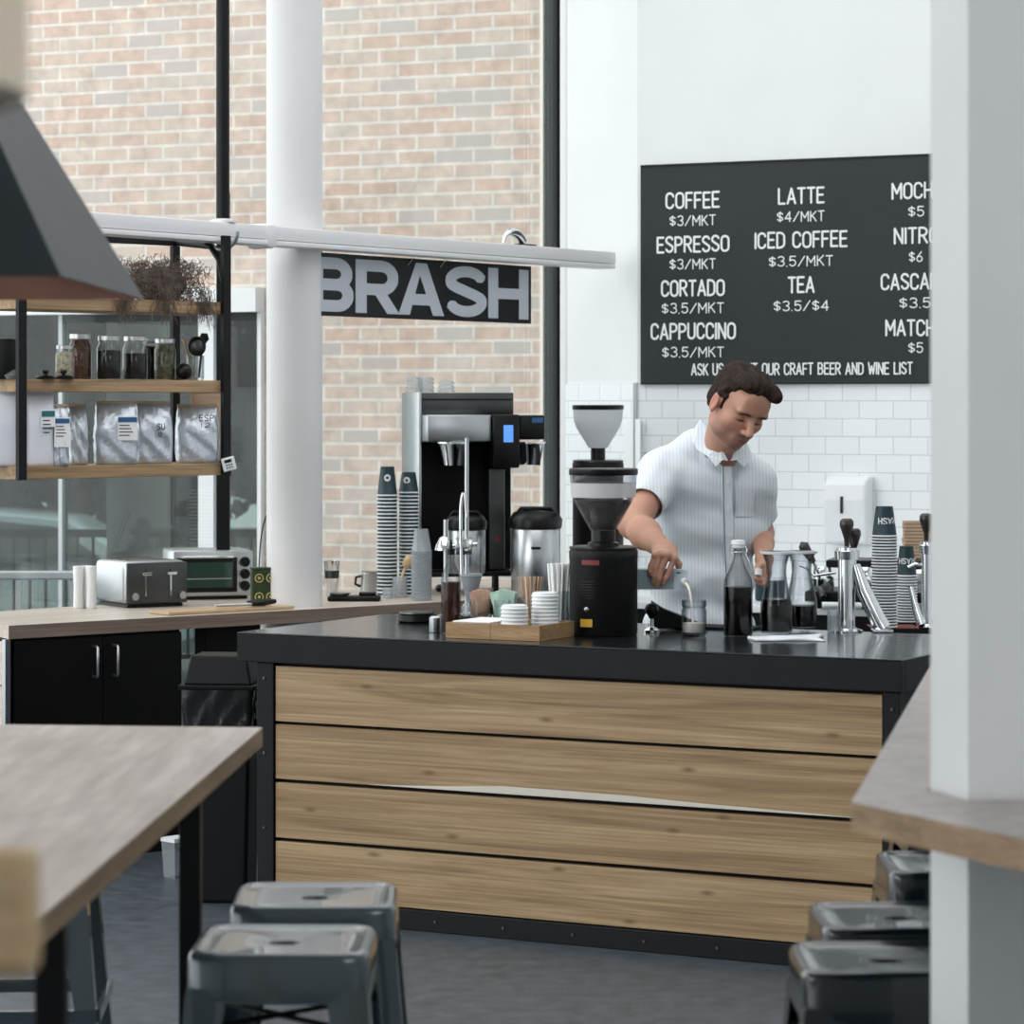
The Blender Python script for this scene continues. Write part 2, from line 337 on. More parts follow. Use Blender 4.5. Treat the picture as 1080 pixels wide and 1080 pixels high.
struct('trim_2', B(-.012, .006, -.02, -.002, 0, zt+.004), M['silver_post'], (BACK.a.x, BACK.a.y, 0), BACK.ang)
struct('wall_right', B(4.6, 4.8, -2.5, 11.4, 0, 5.0), M['white_paint'])
fe = FAC.at(-14, 0, .1); fc = FAC.at(FAC.s_of(600), 0, .1)
struct('ceiling', prism(nb(), [(fe.x, fe.y), (fe.x, -2.5), (5.2, -2.5), (5.2, 11.8), (.7, 14.1), (fc.x, fc.y)], 5.0, 5.15), M['ceiling'])
struct('wall_rear', B(-12.5, 5.2, -2.7, -2.5, 0, 5.0), M['white_paint'])

# window wall: posts, transom and panes, each pane a window of its own
fa = (FAC.a.x, FAC.a.y, 0)
s1 = FAC.s_of(580); s2 = FAC.s_of(592)
struct('trim_3', B(FAC.s_of(583.5), FAC.s_of(589), -.04, .05, 0, 5), M['grey_mullion'], fa, FAC.ang)
struct('trim_4', B(FAC.s_of(590), FAC.s_of(593), -.10, .0, 0, 5), M['silver_post'], fa, FAC.ang)
o = struct('trim_5', B(FAC.s_of(593, -.1), FAC.s_of(599.5, -.1), -.13, -.08, 0, 5, .012), M['white_steel'], fa, FAC.ang)
edges = [-5.2, -2.6, FAC.s_of(310), FAC.s_of(583.5)]
for i in range(3):
    f = nb(); a, b = edges[i], edges[i+1]
    for x0, x1, z0, z1 in ((a, a+.04, 0, 5), (b-.04, b, 0, 5), (a+.04, b-.04, 0, .06), (a+.04, b-.04, 4.94, 5)): box(f, x0, x1, -.03, .03, z0, z1)
    o = struct('window_%d' % (i+1), f, M['grey_mullion'], fa, FAC.ang)
    struct('pane', B(a+.04, b-.04, -.006, .006, .06, 4.94), M['pane'], parent=o)

# brick building across the passage
ba = (BRK.a.x, BRK.a.y, 0)
sO = BRK.s_of(279); zl0 = BRK.z_of(150, 331); zl1 = BRK.z_of(150, 306)
bw = nb(); box(bw, sO, BRK.s_of(571), 0, .35, 0, 7); box(bw, BRK.s_of(-260), sO, 0, .35, zl1, 7)
props(single('brick_building', bw, M['brick'], 'pale pink brick building outside the window wall, seen above the shelves', 'building', ba, BRK.ang))
bb = bpy.data.objects['brick_building']
obj('stone_edge', B(BRK.s_of(571), BRK.s_of(571)+.45, -.02, .35, 0, 7), M['cream'], bb)
# white framed opening in it
fr = nb(); L0 = BRK.s_of(-250)
box(fr, L0, sO, -.1, .2, zl0, zl1)
for a, b in ((275, 279), (213, 229), ): box(fr, BRK.s_of(a), BRK.s_of(b), -.04, .12, 0, zl0)
o = obj('opening_frame', fr, M['white_steel'], bb)
obj('thin_mullion', B(BRK.s_of(61.5), BRK.s_of(65.5), .0, .06, 0, zl0), M['silver_post'], bb)
f2 = nb(); box(f2, BRK.s_of(65.5), BRK.s_of(213), .03, .04, 0, zl0); box(f2, L0, BRK.s_of(61.5), .03, .04, 0, zl0); box(f2, BRK.s_of(229), BRK.s_of(275), .03, .04, 0, zl0)
obj('tinted_glazing', f2, M['teal_pane'], bb)
f3 = nb()
for a, b in ((65.5, 213), (229, 275)):
    box(f3, BRK.s_of(a), BRK.s_of(b), .0, .06, zl0-.04, zl0); box(f3, BRK.s_of(b)-.02, BRK.s_of(b), .0, .06, 0, zl0-.04)
obj('pane_edge', f3, M['grey_mullion'], bb)

# terrace and street beyond
struct('ground_terrace', B(-14, 8, 19.5, 21, -.12, -.01), M['concrete'])
struct('ground_street', B(-30, 20, 21, 60, -.85, -.75), M['asphalt'])
single('lawn_strip', B(-20, 20, 31.5, 48, -.74, -.55), M['grass'], 'strip of pale green grass behind the parked car', 'grass', kind='stuff')
YR = 19.2
g = thing('terrace_railing', 'black picket railing on the terrace in front of the parked car', 'railing', (-3.9, YR, 0))
obj('top_rail', B(0, 3.4, -.025, .025, .87, .92), M['black_steel'], g)
obj('bottom_rail', B(0, 3.4, -.02, .02, .1, .13), M['black_steel'], g)
pk = obj('picket', B(-.009, .009, -.009, .009, .13, .87), M['black_steel'], g)
for i in range(34):
    c = pk if i == 0 else pk.copy()
    if i: COL.objects.link(c); c.parent = g
    c.location = (.05+i*.1, 0, 0)
Y2 = 14.0
g = thing('guard_rail', 'pale grey handrail on thin posts just outside the glass, lower left', 'railing', (-3.6, Y2, 0))
obj('handrail', B(0, 1.62, -.02, .02, .905, .945, .008), M['silver_post'], g)
for i in range(7): c = obj('post', B(.06+i*.25, .085+i*.25, -.012, .012, 0, .905), M['silver_post'], g)
single('concrete_pillar', L([(.19, 0), (.19, 5)], 24), M['concrete'], 'grey round concrete pillar behind the tinted glass and the silver bags', 'pillar', P(146, 500, 18.2)[:2]+(0,), smooth=60)
# car
def car(loc, rz):
    T = thing('parked_car', 'white car parked in the street beyond the black railing', 'car', loc, rz)
    prof = [(-2.15,.35),(-2.15,.75),(-1.9,.86),(-1.15,.93),(-.5,1.36),(.2,1.45),(1.0,1.38),(1.65,1.0),(2.1,.9),(2.2,.6),(2.15,.3)]
    bm = nb()
    secs = []
    for y, k in ((-.84,.0),(-.8,.06),(0,.09),(.8,.06),(.84,0)):
        secs.append([bm.verts.new((x, y*(1-.18*max(0, z-.9)/.55), z+(k if z > .5 else 0)*.3)) for x, z in prof])
    for a, b in zip(secs, secs[1:]):
        for i in range(len(prof)): bm.faces.new((a[i], a[(i+1)%len(prof)], b[(i+1)%len(prof)], b[i]))
    bm.faces.new(secs[0]); bm.faces.new(secs[-1])
    obj('body', bm, M['car_paint'], T, 50)
    for sgn in (-1, 1):
        for nm, pts in (('side_window', [(-.95,.95),(-.45,1.31),(.2,1.39),(.25,.95)]), ('side_window', [(.32,.95),(.3,1.39),(.92,1.33),(1.4,1.0)])):
            b2 = nb(); a = [b2.verts.new((x, sgn*(.84*(1-.18*max(0, z-.9)/.55)+.004), z)) for x, z in pts]; c = [b2.verts.new((v.co.x, v.co.y-sgn*.02, v.co.z)) for v in a]
            b2.faces.new(a); b2.faces.new(c); bridge(b2, a, c); obj(nm, b2, M['car_glass'], T)
    for x in (-1.35, 1.35):
        for y in (-.8, .8):
            b2 = nb(); tube(b2, [(x, y-.1, .32), (x, y+.1, .32)], .32, 24); wv = obj('wheel', b2, M['rubber'], T, 40)
            b3 = nb(); tube(b3, [(x, y-.11, .32), (x, y+.11, .32)], .19, 16); obj('hub_cap', b3, M['steel'], wv, 40)
    return T
car(Vector((-5.1, 28.6, -.75)), 0)
# trees beyond
def bush(name, label, c, r, hgt, seed, n=5200):
    rng = np.random.default_rng(seed)
    th = rng.uniform(0, 2*PI, n); cz = rng.uniform(-1, 1, n); rr = rng.uniform(.6, 1, n)**.5; k = np.sqrt(1-cz**2)
    lump = 1+.22*np.sin(3*th+seed)+.16*np.cos(5*cz*2+th*2)
    pts = np.stack([k*np.cos(th)*r*rr*lump, k*np.sin(th)*r*.7*rr*lump, cz*hgt*rr*lump], 1)
    V = []; Fc = []
    d = rng.normal(size=(n, 3)); d /= np.linalg.norm(d, axis=1)[:, None]; e = rng.normal(size=(n, 3)); e -= d*(d*e).sum(1)[:, None]; e /= np.linalg.norm(e, axis=1)[:, None]
    s = .2
    V = np.stack([pts-d*s, pts+e*s*.5, pts+d*s, pts-e*s*.5], 1).reshape(-1, 3)
    me = bpy.data.meshes.new(name); me.from_pydata(V.tolist(), [], [(4*i, 4*i+1, 4*i+2, 4*i+3) for i in range(n)])
    T = thing(name, label, 'tree', c)
    obj('foliage', me, M['leaf'], T); f = T.children[0]; f.location = (0, 0, hgt*1.05+.5)
    obj('trunk', TB([(0,0,0), (.1,0,hgt*.8), (0,.1,hgt*1.3)], [.16,.12,.06]), M['handle_dark'], T)
bush('leafy_tree', 'dark leafy tree outside behind the parked car', (-6.6, 40, -.75), 3.4, 2.9, 3, 9000)
bush('leafy_tree', 'grey green tree outside, seen through the tall pane left of the white column', ((215-540)/F0*54, 54, -.75), 4.2, 3.6, 8, 9000)

# ================================================================ column, beam, hanging pole
pc = P(310.5, 600, 12.27)
o = struct('column_white', L([(.113, 0), (.113, 5)], 48), M['column_paint'], (pc.x, pc.y, 0), smooth=60)
zb = 2.414; s0 = BEAM.s_of(40); s1 = BEAM.s_of(651, -.05)
bm = nb(); box(bm, s0, s1, -.045, .045, zb-.055, zb, .006); box(bm, s0, s1-.02, -.055, .055, zb-.078, zb-.058, .004)
o = struct('trim_6', bm, M['white_steel'], (BEAM.a.x, BEAM.a.y, 0), BEAM.ang, smooth=30); o.name = 'beam_white'
obj('collar', B(BEAM.s_of(270), BEAM.s_of(281), -.062, .062, zb-.09, zb+.008, .02), M['white_steel'], o, 40)
sp = BEAM.at(BEAM.s_of(235))
T = thing('ceiling_pole', 'thick black pole hanging from the ceiling down to the white beam', 'pole', (sp.x-.0, sp.y, 0))
obj('pole', L([(.026, zb+.012), (.026, 5)], 20), M['black_steel'], T, 60)
obj('flange', L([(.05, zb+.0005), (.05, zb+.008), (.03, zb+.016)], 24), M['white_steel'], T, 40)
c = nb()
tube(c, [(math.cos(a)*.075*BEAM.d.y, -math.cos(a)*.075*BEAM.d.x, zb-.035+math.sin(a)*.068) for a in [PI+PI*i/10 for i in range(11)]], .007, 8)
obj('clamp', c, M['steel'], T, 60)
q = BEAM.at(BEAM.s_of(546), zb)
T = thing('track_spotlight', 'small chrome spotlight lying on the white beam above the letter H', 'light', q, BEAM.ang)
bm = nb(); tube(bm, bez((-.11,0,.006), (-.11,0,.07), (-.0,0,.075), (.04,0,.02), 8), [.008]*3+[.02]*6, 12); obj('lamp_body', bm, M['chrome'], T, 40)
obj('foot', B(-.0, .12, -.02, .02, 0.0005, .008), M['black_plastic'], T)

# ================================================================ SIGN
sA = BEAM.s_of(325.5, .03); sB = BEAM.s_of(559, .03)
SG = Line(BEAM.at(0, 0, .03)[:2], BEAM.d[:2])
zS1 = SG.z_of(559, 281); zS0 = SG.z_of(558, 341.5)
T = thing('hanging_sign', 'long black BRASH sign with big pale grey letters wired under the white beam', 'sign', SG.at(sA, 0), SG.ang)
obj('sign_board', B(0, sB-sA, -.006, .006, zS0, zS1), M['sign_black'], T)
def arc(cx, cy, rx, ry, a0, a1, n=10): return [(cx+rx*math.cos(math.radians(a0+(a1-a0)*i/n)), cy+ry*math.sin(math.radians(a0+(a1-a0)*i/n))) for i in range(n+1)]
def ribbon(bm, pts, wd, y0_, ends=True, th=0, rnd=True):
    h = wd/2
    for i in range(len(pts)-1):
        a, b = Vector(pts[i]), Vector(pts[i+1]); d = (b-a)
        if d.length < 1e-6: continue
        d.normalize(); n = Vector((-d.y, d.x))*h
        q = [a+n, b+n, b-n, a-n]; y = y0_-len(bm.faces)*1.2e-5; bm.faces.new([bm.verts.new((v.x, y, v.y)) for v in q])
    if rnd:
        for i, p in enumerate(pts):
            if not ends and i in (0, len(pts)-1): continue
            y = y0_-len(bm.faces)*1.2e-5
            bm.faces.new([bm.verts.new((p[0]+h*math.cos(PI/4*k+.39), y, p[1]+h*math.sin(PI/4*k+.39))) for k in range(8)])
def bold(ch, w_, h_, t):
    k = t/2; x0, x1, y0, y1 = k, w_-k, k, h_-k; m = h_*.5
    if ch == 'B':
        r = (m-k)/2+k*.0; r1 = (y1-m)/2; r0 = (m-y0)/2
        return [([(x0,0),(x0,h_)],0), ([(k*.5,y1),(x1-r1,y1)]+arc(x1-r1-.005, y1-r1, r1, r1, 90, -90)+[(k*.5,m)],0), ([(k*.5,m),(x1-r0,m)]+arc(x1-r0, m-r0, r0, r0, 90, -90)+[(k*.5,y0)],0)]
    if ch == 'R':
        r1 = (y1-h_*.45)/2
        return [([(x0,0),(x0,h_)],0), ([(k*.5,y1),(x1-r1,y1)]+arc(x1-r1-.005, y1-r1, r1, r1, 90, -90)+[(k*.5,h_*.45)],0), ('poly', [(w_*.36,h_*.45),(w_*.36+t*1.15,h_*.45),(w_,0),(w_-t*1.15,0)])]
    if ch == 'A': return [('poly', [(0,0),(t*1.08,0),(w_/2+t*.12,h_*.98),(w_/2+t*.52,h_),(w_/2-t*.52,h_)]), ('poly', [(w_,0),(w_/2+t*.52,h_),(w_/2-t*.52,h_),(w_-t*1.08,0)]), ([(w_*.2,h_*.3),(w_*.8,h_*.3)],0)]
    if ch == 'H': return [([(x0,0),(x0,h_)],0), ([(x1,0),(x1,h_)],0), ([(x0,m),(x1,m)],0)]
    if ch == 'S':
        rx = (w_-t)/2; r1 = (y1-m)/2; cx = w_/2
        return [(arc(cx, y1-r1, rx, r1, 15, 200, 14)+[(cx-rx*.55, m+r1*.35),(cx,m),(cx+rx*.55,m-r1*.35)]+arc(cx, y0+r1, rx, r1, 20, -165, 14), 0)]
hz = (zS1-zS0)*.86; z0 = zS0+(zS1-zS0)*.07
for ch, a, b in (('B', 327, 371.5), ('R', 373.5, 420), ('A', 418.5, 467), ('S', 468, 512), ('H', 513.5, 556)):
    xa, xb = SG.s_of(a)-sA, SG.s_of(b)-sA; bm = nb(); q_ = .62        # wide extended letters: heavier stems than bars
    for pts, e in bold(ch, (xb-xa)*q_, hz, hz*.215):
        if pts == 'poly': bm.faces.new([bm.verts.new((x, -.0075-len(bm.faces)*1.2e-5, z0+y)) for x, y in e]); continue
        ribbon(bm, [(x, z0+y) for x, y in pts], hz*.215, -.0075, ends=False)
    for v in bm.verts: v.co.x = xa+v.co.x/q_
    obj('letter', bm, M['sign_grey'], T)
for px in (436, 470):
    x = SG.s_of(px)-sA; obj('wire', TB([(x-.05, -.008, zS1-.03), (x, -.006, zS1+.01), (x+.02, .0, zb-.03), (x+.02, .02, zb+.01)], .002, 6), M['steel'], T)

# ================================================================ MENU BOARD
S0 = dict(A=(.52,[[(0,0),(.26,1),(.52,0)],[(.08,.3),(.44,.3)]]), B=(.5,[[(0,0),(0,1),(.2,1)]+arc(.22,.76,.22,.24,90,-90)+[(0,.52)],[(.2,.52)]+arc(.24,.26,.25,.26,90,-90)+[(0,0)]]),
 C=(.48,[arc(.24,.74,.24,.26,10,180)+arc(.24,.26,.24,.26,180,350)]), D=(.48,[[(0,0),(0,1),(.18,1)]+arc(.18,.7,.3,.3,90,0)+arc(.18,.3,.3,.3,0,-90)+[(0,0)]]),
 E=(.42,[[(.42,1),(0,1),(0,0),(.42,0)],[(0,.52),(.36,.52)]]), F=(.4,[[(.4,1),(0,1),(0,0)],[(0,.52),(.34,.52)]]), H=(.48,[[(0,0),(0,1)],[(.48,0),(.48,1)],[(0,.5),(.48,.5)]]),
 I=(.0,[[(0,0),(0,1)]]), K=(.46,[[(0,0),(0,1)],[(.44,1),(0,.42)],[(.14,.58),(.46,0)]]), L=(.4,[[(0,1),(0,0),(.4,0)]]), M=(.58,[[(0,0),(0,1),(.29,.35),(.58,1),(.58,0)]]),
 N=(.48,[[(0,0),(0,1),(.48,0),(.48,1)]]), O=(.5,[arc(.25,.74,.25,.26,0,180)+arc(.25,.26,.25,.26,180,360)+[(.5,.74)]]), P=(.46,[[(0,0),(0,1),(.2,1)]+arc(.22,.74,.24,.26,90,-90)+[(0,.48)]]),
 R=(.48,[[(0,0),(0,1),(.2,1)]+arc(.22,.74,.24,.26,90,-90)+[(0,.48)],[(.22,.48),(.48,0)]]), S=(.46,[arc(.23,.76,.23,.24,20,200)+[(.1,.6),(.36,.42)]+arc(.23,.26,.23,.26,20,-160)]),
 T=(.46,[[(0,1),(.46,1)],[(.23,1),(.23,0)]]), U=(.48,[[(0,1)]+arc(.24,.26,.24,.26,180,360)+[(.48,1)]]), W=(.66,[[(0,1),(.16,0),(.33,.7),(.5,0),(.66,1)]]), G=(.5,[arc(.25,.74,.25,.26,20,180)+arc(.25,.26,.25,.26,180,360)+[(.5,.45),(.3,.45)]]), Y=(.48,[[(0,1),(.24,.5),(.48,1)],[(.24,.5),(.24,0)]]), X=(.46,[[(0,0),(.46,1)],[(0,1),(.46,0)]]))
S0['$'] = (.46,[arc(.23,.72,.22,.18,20,200)+[(.1,.58),(.36,.44)]+arc(.23,.3,.22,.18,20,-160),[(.23,1.02),(.23,0)]])
S0['3'] = (.46,[arc(.23,.76,.22,.24,150,-80)+arc(.23,.27,.24,.26,85,-150)]); S0['4'] = (.5,[[(.38,0),(.38,1),(0,.3),(.5,.3)]]); S0['5'] = (.46,[[(.44,1),(.05,1),(.03,.56)]+arc(.22,.33,.24,.32,110,-150)])
S0['2'] = (.46,[arc(.23,.76,.22,.24,160,-30)+[(0,0),(.46,0)]]); S0['6'] = (.48,[[(.4,1),(.08,.5)]+arc(.24,.28,.24,.28,150,-210)]); S0['.'] = (.02,[[(0,0),(.02,0)]]); S0['/'] = (.46,[[(0,0),(.46,1)]]); S0[' '] = (.22,[]); S0['0'] = S0['O']; S0['1'] = S0['I']
def writing(bm, text, x0, x1, zc, h, y, st=.13, gap=.2, jit=.0):
    tw = sum(S0[c][0] for c in text)+gap*(len(text)-1); k = (x1-x0-st*h)/tw; x = x0+st*h/2; rnd = random.Random(len(text))
    for c in text:
        wd, strokes = S0[c]; dz = rnd.uniform(-jit, jit)*h
        for s in strokes: ribbon(bm, [(x+p[0]*k, zc-h/2+p[1]*h+dz) for p in s], st*h, y)
        x += (wd+gap)*k
    return bm
BO = Line(BACK.at(0, 0, -.03)[:2], BACK.d[:2])
b0 = BO.s_of(675.5); b1 = BO.s_of(1052); zb1 = BO.z_of(675.5, 177); zb0 = BO.z_of(675.5, 404.3)
T = thing('menu_board', 'big charcoal chalkboard menu with white lettering on the white wall above the tiles', 'menu board', BO.at(b0, 0), BO.ang)
obj('board', B(0, b1-b0, 0, .018, zb0, zb1), M['chalk'], T)
obj('board_rim', B(0, b1-b0, -.002, .02, zb1, zb1+.012), M['black_steel'], T); obj('board_rim', B(0, b1-b0, -.002, .02, zb0-.006, zb0), M['black_steel'], T)
ML = [('COFFEE',702,759.6,211.2,17),('$3/MKT',706.3,755.3,232.6,11),('ESPRESSO',692.7,770,257.5,17),('$3/MKT',706.3,755.3,278.5,11),('CORTADO',697.3,765,303.7,17),('$3.5/MKT',698,764,325,11),
 ('CAPPUCCINO',686.4,776.7,349.3,17),('$3.5/MKT',698.5,764,371.4,11),('LATTE',820.6,870,206.5,17),('$4/MKT',819.5,870,228.3,11),('ICED COFFEE',796,894.5,252.8,17),('$3.5/MKT',811,879,275.4,11),
 ('TEA',831,859.5,300.2,17),('$3.5/$4',816,874.7,322.4,11),('MOCHA',940.4,996,201,17),('$5',958,975,223.2,11),('NITRO',942.8,991,248.5,17),('$6',958.7,973.5,271,11),('CASCARA',929,1002,296.7,17),
 ('$3.5',948.6,982,319.3,11),('MATCHA',933.8,997.6,345.7,17),('$5',958,974,367,11),('ASK US ABOUT OUR CRAFT BEER AND WINE LIST',729,963.8,389,12.5)]
for tx, a, b, y, h in ML:
    xa, xb = BO.s_of(a)-b0, BO.s_of(b)-b0; mid = BO.hit((a+b)/2, y); hh = h*mid.y/F0
    bm = nb(); writing(bm, tx, xa, xb, mid.z, hh*.92, -.0025, .15 if h > 12 else .13, .2, .02); obj('lettering', bm, M['chalk_paint'], T)

# ================================================================ BAR
LB = 2.366; T = thing('service_bar', 'black steel framed service bar clad with four wide oak planks', 'counter', BAR.at(0, 0), BAR.ang)
def bz(py): return EYE-(py-HOR)/F0*10.12
obj('bar_top', B(0, LB, 0, 1.0, ZB-.006, ZB, .002), M['bar_top'], T)
fm = nb(); zf = .853; box(fm, 0, LB, 0, .03, zf, ZB-.0065, .002); box(fm, 0, .03, .031, 1.0, zf, ZB-.0065, .002); box(fm, LB-.03, LB, .031, 1.0, zf, ZB-.0065, .002); box(fm, .031, LB-.031, .97, 1.0, zf, ZB-.0065)
obj('top_edge', fm, M['fascia'], T)
X0, X1 = .135, 2.30; xl = BAR.s_of(273)
fm = nb()
for a, b in ((.07, X0), (X1, LB-.012)): box(fm, a, b, .014, .06, 0, zf-.001, .003)
box(fm, X0, X1, .018, .05, 0, .068, .003)
obj('steel_frame', fm, M['fascia'], T)
fm = nb(); box(fm, X0, X1, .05, .06, .068, zf-.001); box(fm, .075, .085, .06, .95, 0, zf-.001); box(fm, LB-.025, LB-.015, .06, .95, 0, zf-.001); box(fm, .085, LB-.025, .93, .94, 0, zf-.001)
obj('carcass', fm, M['black_lam'], T)
zz = [zf-.012, bz(761.2), bz(764.6), bz(822), bz(826), bz(884), bz(888), .072]
planks = []
for i in range(4): planks.append(obj('plank', B(X0+.004, X1-.004, .022, .045, zz[2*i+1], zz[2*i], .0015), M['oak'], T))
# white worn streak along the lower edge of the second plank
st = nb(); zb2 = zz[3]; pts = [(.5, .0), (.62, .004), (.8, .012), (1.0, .024), (1.2, .023), (1.45, .020), (1.7, .012), (2.0, .006), (2.25, 0)]
up = [st.verts.new((x, .0212, zb2+.0015+h)) for x, h in pts]; lo = [st.verts.new((x, .0212, zb2+.001)) for x, h in pts]
for i in range(len(pts)-1): st.faces.new((lo[i], lo[i+1], up[i+1], up[i]))
props(obj('worn_streak', st, M['oak_pale'], planks[1]), label='pale worn streak')
bolt = obj('bolt', TB([(0, .0, 0), (0, -.005, 0)], .0045, 10), M['steel_dark'], T, 40); spots = [(x, .014, z) for z in (.80, .55, .30, .08) for x in (.10, LB-.035)]+[(X0+.12+i*.25, .018, .035) for i in range(9)]
for i, p in enumerate(spots):
    c = bolt if i == 0 else bolt.copy()
    if i: COL.objects.link(c); c.parent = T
    c.location = p

# ================================================================ WINDOW COUNTER and cabinet
LW = WIN.s_of(596); wa = (WIN.a.x, WIN.a.y, 0)
# top polygon in WIN local coordinates, back edge along the window wall
def wl(v): d = Vector((v[0], v[1], 0))-WIN.a; return (d.dot(WIN.d), d.dot(WIN.n))
pB0 = wl(FAC.at(-.22, 0, -.05)); pB1 = wl(FAC.at(FAC.s_of(570), 0, -.14))
T = thing('window_counter', 'long pale oak worktop running along the window wall behind the bar', 'counter', wa, WIN.ang)
bm = prism(nb(), [(0, 0), (LW, 0), pB1, (pB0[0], pB0[1])], ZW-.05, ZW); 
o = obj('worktop', bm, [M['oak_counter'], M['oak_edge']], T)
for p in o.data.polygons:
    if abs(p.normal.z) < .5 and p.normal.y < -.5: p.material_index = 1
# legs of the counter on the right
obj('support_post', B(2.2, 2.25, .1, .15, 0, ZW-.051), M['black_steel'], T)
obj('support_post', B(.62, .65, .45, .48, 0, ZW-.051), M['black_steel'], T)
sC = WIN.s_of(194)
T = thing('black_cabinet', 'black two door cabinet with whitewashed plank end under the window counter', 'cabinet', WIN.at(0, 0), WIN.ang)
obj('carcass', B(.012, sC, .03, .55, .0, ZW-.052), M['black_lam'], T)
sD = WIN.s_of(110.5)
for a, b, hx in ((.03, sD-.0015, sD-.045), (sD+.0015, sC-.002, sD+.045)):
    d = obj('door', B(a, b, .012, .0295, .07, ZW-.06, .002), M['black_lam'], T)
    z1, z0 = WIN.z_of(111, 681), WIN.z_of(111, 713)
    obj('handle', TB([(hx, .0115, z1), (hx, -.015, z1), (hx, -.022, z1-.006), (hx, -.022, z0+.006), (hx, -.015, z0), (hx, .0115, z0)], .0055, 8), M['steel'], d, 50)
for k in range(5): obj('end_plank', B(-.012, .010, .03, .55, .02+k*.165, .02+k*.165+.158, .002), M['oak_whitewash'], T)
obj('corner_strip', B(-.012, .010, .004, .028, 0, ZW-.052), M['steel'], T)
sE, sF = WIN.s_of(225), WIN.s_of(283)
single('low_cupboard', B(sE, sF, .05, .13, .3, ZW-.052, .004), M['black_lam'], 'plain black box unit under the window counter behind the bin', 'cabinet', WIN.at(0, 0), WIN.ang)
single('low_cupboard', B(WIN.s_of(368), WIN.s_of(470), .05, .5, .3, ZW-.052, .004), M['black_lam'], 'wide black unit under the window counter behind the bar end', 'cabinet', WIN.at(0, 0), WIN.ang)
T = thing('plastic_tub', 'small pale storage tub on the floor beside the black cabinet', 'tub', G(186, 925, 0))
obj('tub', L([(.045, .0), (.055, .13)], 4), M['plastic_clear'], T); obj('lid', L([(.058, .131), (.058, .145)], 4), M['white_plastic'], T)
single('water_bottle', L([(.02, 0), (.022, .01), (.022, .2), (.01, .25), (.01, .27)], 16), mat('blue_bottle', (40,120,170), .3), 'slim blue bottle on the floor between table leg and bin', 'bottle', G(216, 925, 0), smooth=50)

# ================================================================ BIN
T = thing('swing_bin', 'tall black swing top bin with a liner bag beside the bar end', 'bin', (-1.0, 10.52, 0), math.radians(-6))
bm = nb()
def loft(bm, secs, cap=True):
    rs = [[bm.verts.new((x, y, z)) for x, y in [(-a, -b), (a, -b), (a, b), (-a, b)]] for a, b, z in secs]
    for i in range(len(rs)-1): bridge(bm, rs[i], rs[i+1])
    if cap: bm.faces.new(list(reversed(rs[0]))); bm.faces.new(rs[-1])
    return bm
o = obj('bin_body', loft(nb(), [(.098, .095, 0.0), (.115, .11, .695)]), M['trash'], T); bevelled(o, .012)
# liner: crinkled skirt folded over the rim
bm = nb(); rs = []
for k in range(9):
    z = .735-.15*k/8; r = []
    for i in range(64):
        a = 2*PI*i/64; c, s_ = math.cos(a), math.sin(a); q = max(abs(c), abs(s_)); e = .126-.012*k/8+.004*math.sin(i*2.1+k*.8)*k/8+.003*math.sin(i*5.3-k)
        r.append(bm.verts.new((c/q*e, s_/q*e*.95, z+(.02*math.sin(i*.7+1.3)*(k/8)))))
    rs.append(r)
for a, b in zip(rs, rs[1:]): bridge(bm, a, b)
obj('liner', bm, M['liner'], T, True)
o = obj('lid_rim', loft(nb(), [(.132, .126, .736), (.134, .128, .752)]), M['trash'], T); bevelled(o, .004)
o = obj('swing_lid', loft(nb(), [(.118, .112, .7525), (.098, .09, .85)]), M['trash'], T); bevelled(o, .006)

# ================================================================ TABLES, LEDGE, PILLAR
T = thing('bar_table', 'high table with a worn grey oak top and black square legs, front left', 'table', (0, 0, 0))
zt_ = 1.05; pF = G(277, 767, zt_); 
poly = [(pF.x-.10, 3.93), (pF.x, pF.y), (-1.95, 6.42), (-1.95, 3.93)]
o = obj('tabletop', prism(nb(), poly, zt_-.04, zt_), [M['table'], M['table_edge']], T); bevelled(o, .002)
for p in o.data.polygons:
    if abs(p.normal.z) < .5: p.material_index = 1
for x, y in ((-.625, 5.9), (-.64, 4.22), (-1.85, 5.9), (-1.85, 4.22)): obj('leg', B(x-.021, x+.021, y-.021, y+.021, 0, zt_-.0405, .003), M['black_steel'], T)
obj('under_rail', B(-1.83, -.647, 5.88, 5.92, zt_-.08, zt_-.0405), M['black_steel'], T); obj('under_rail', B(-1.83, -.662, 4.2, 4.24, zt_-.08, zt_-.0405), M['black_steel'], T)

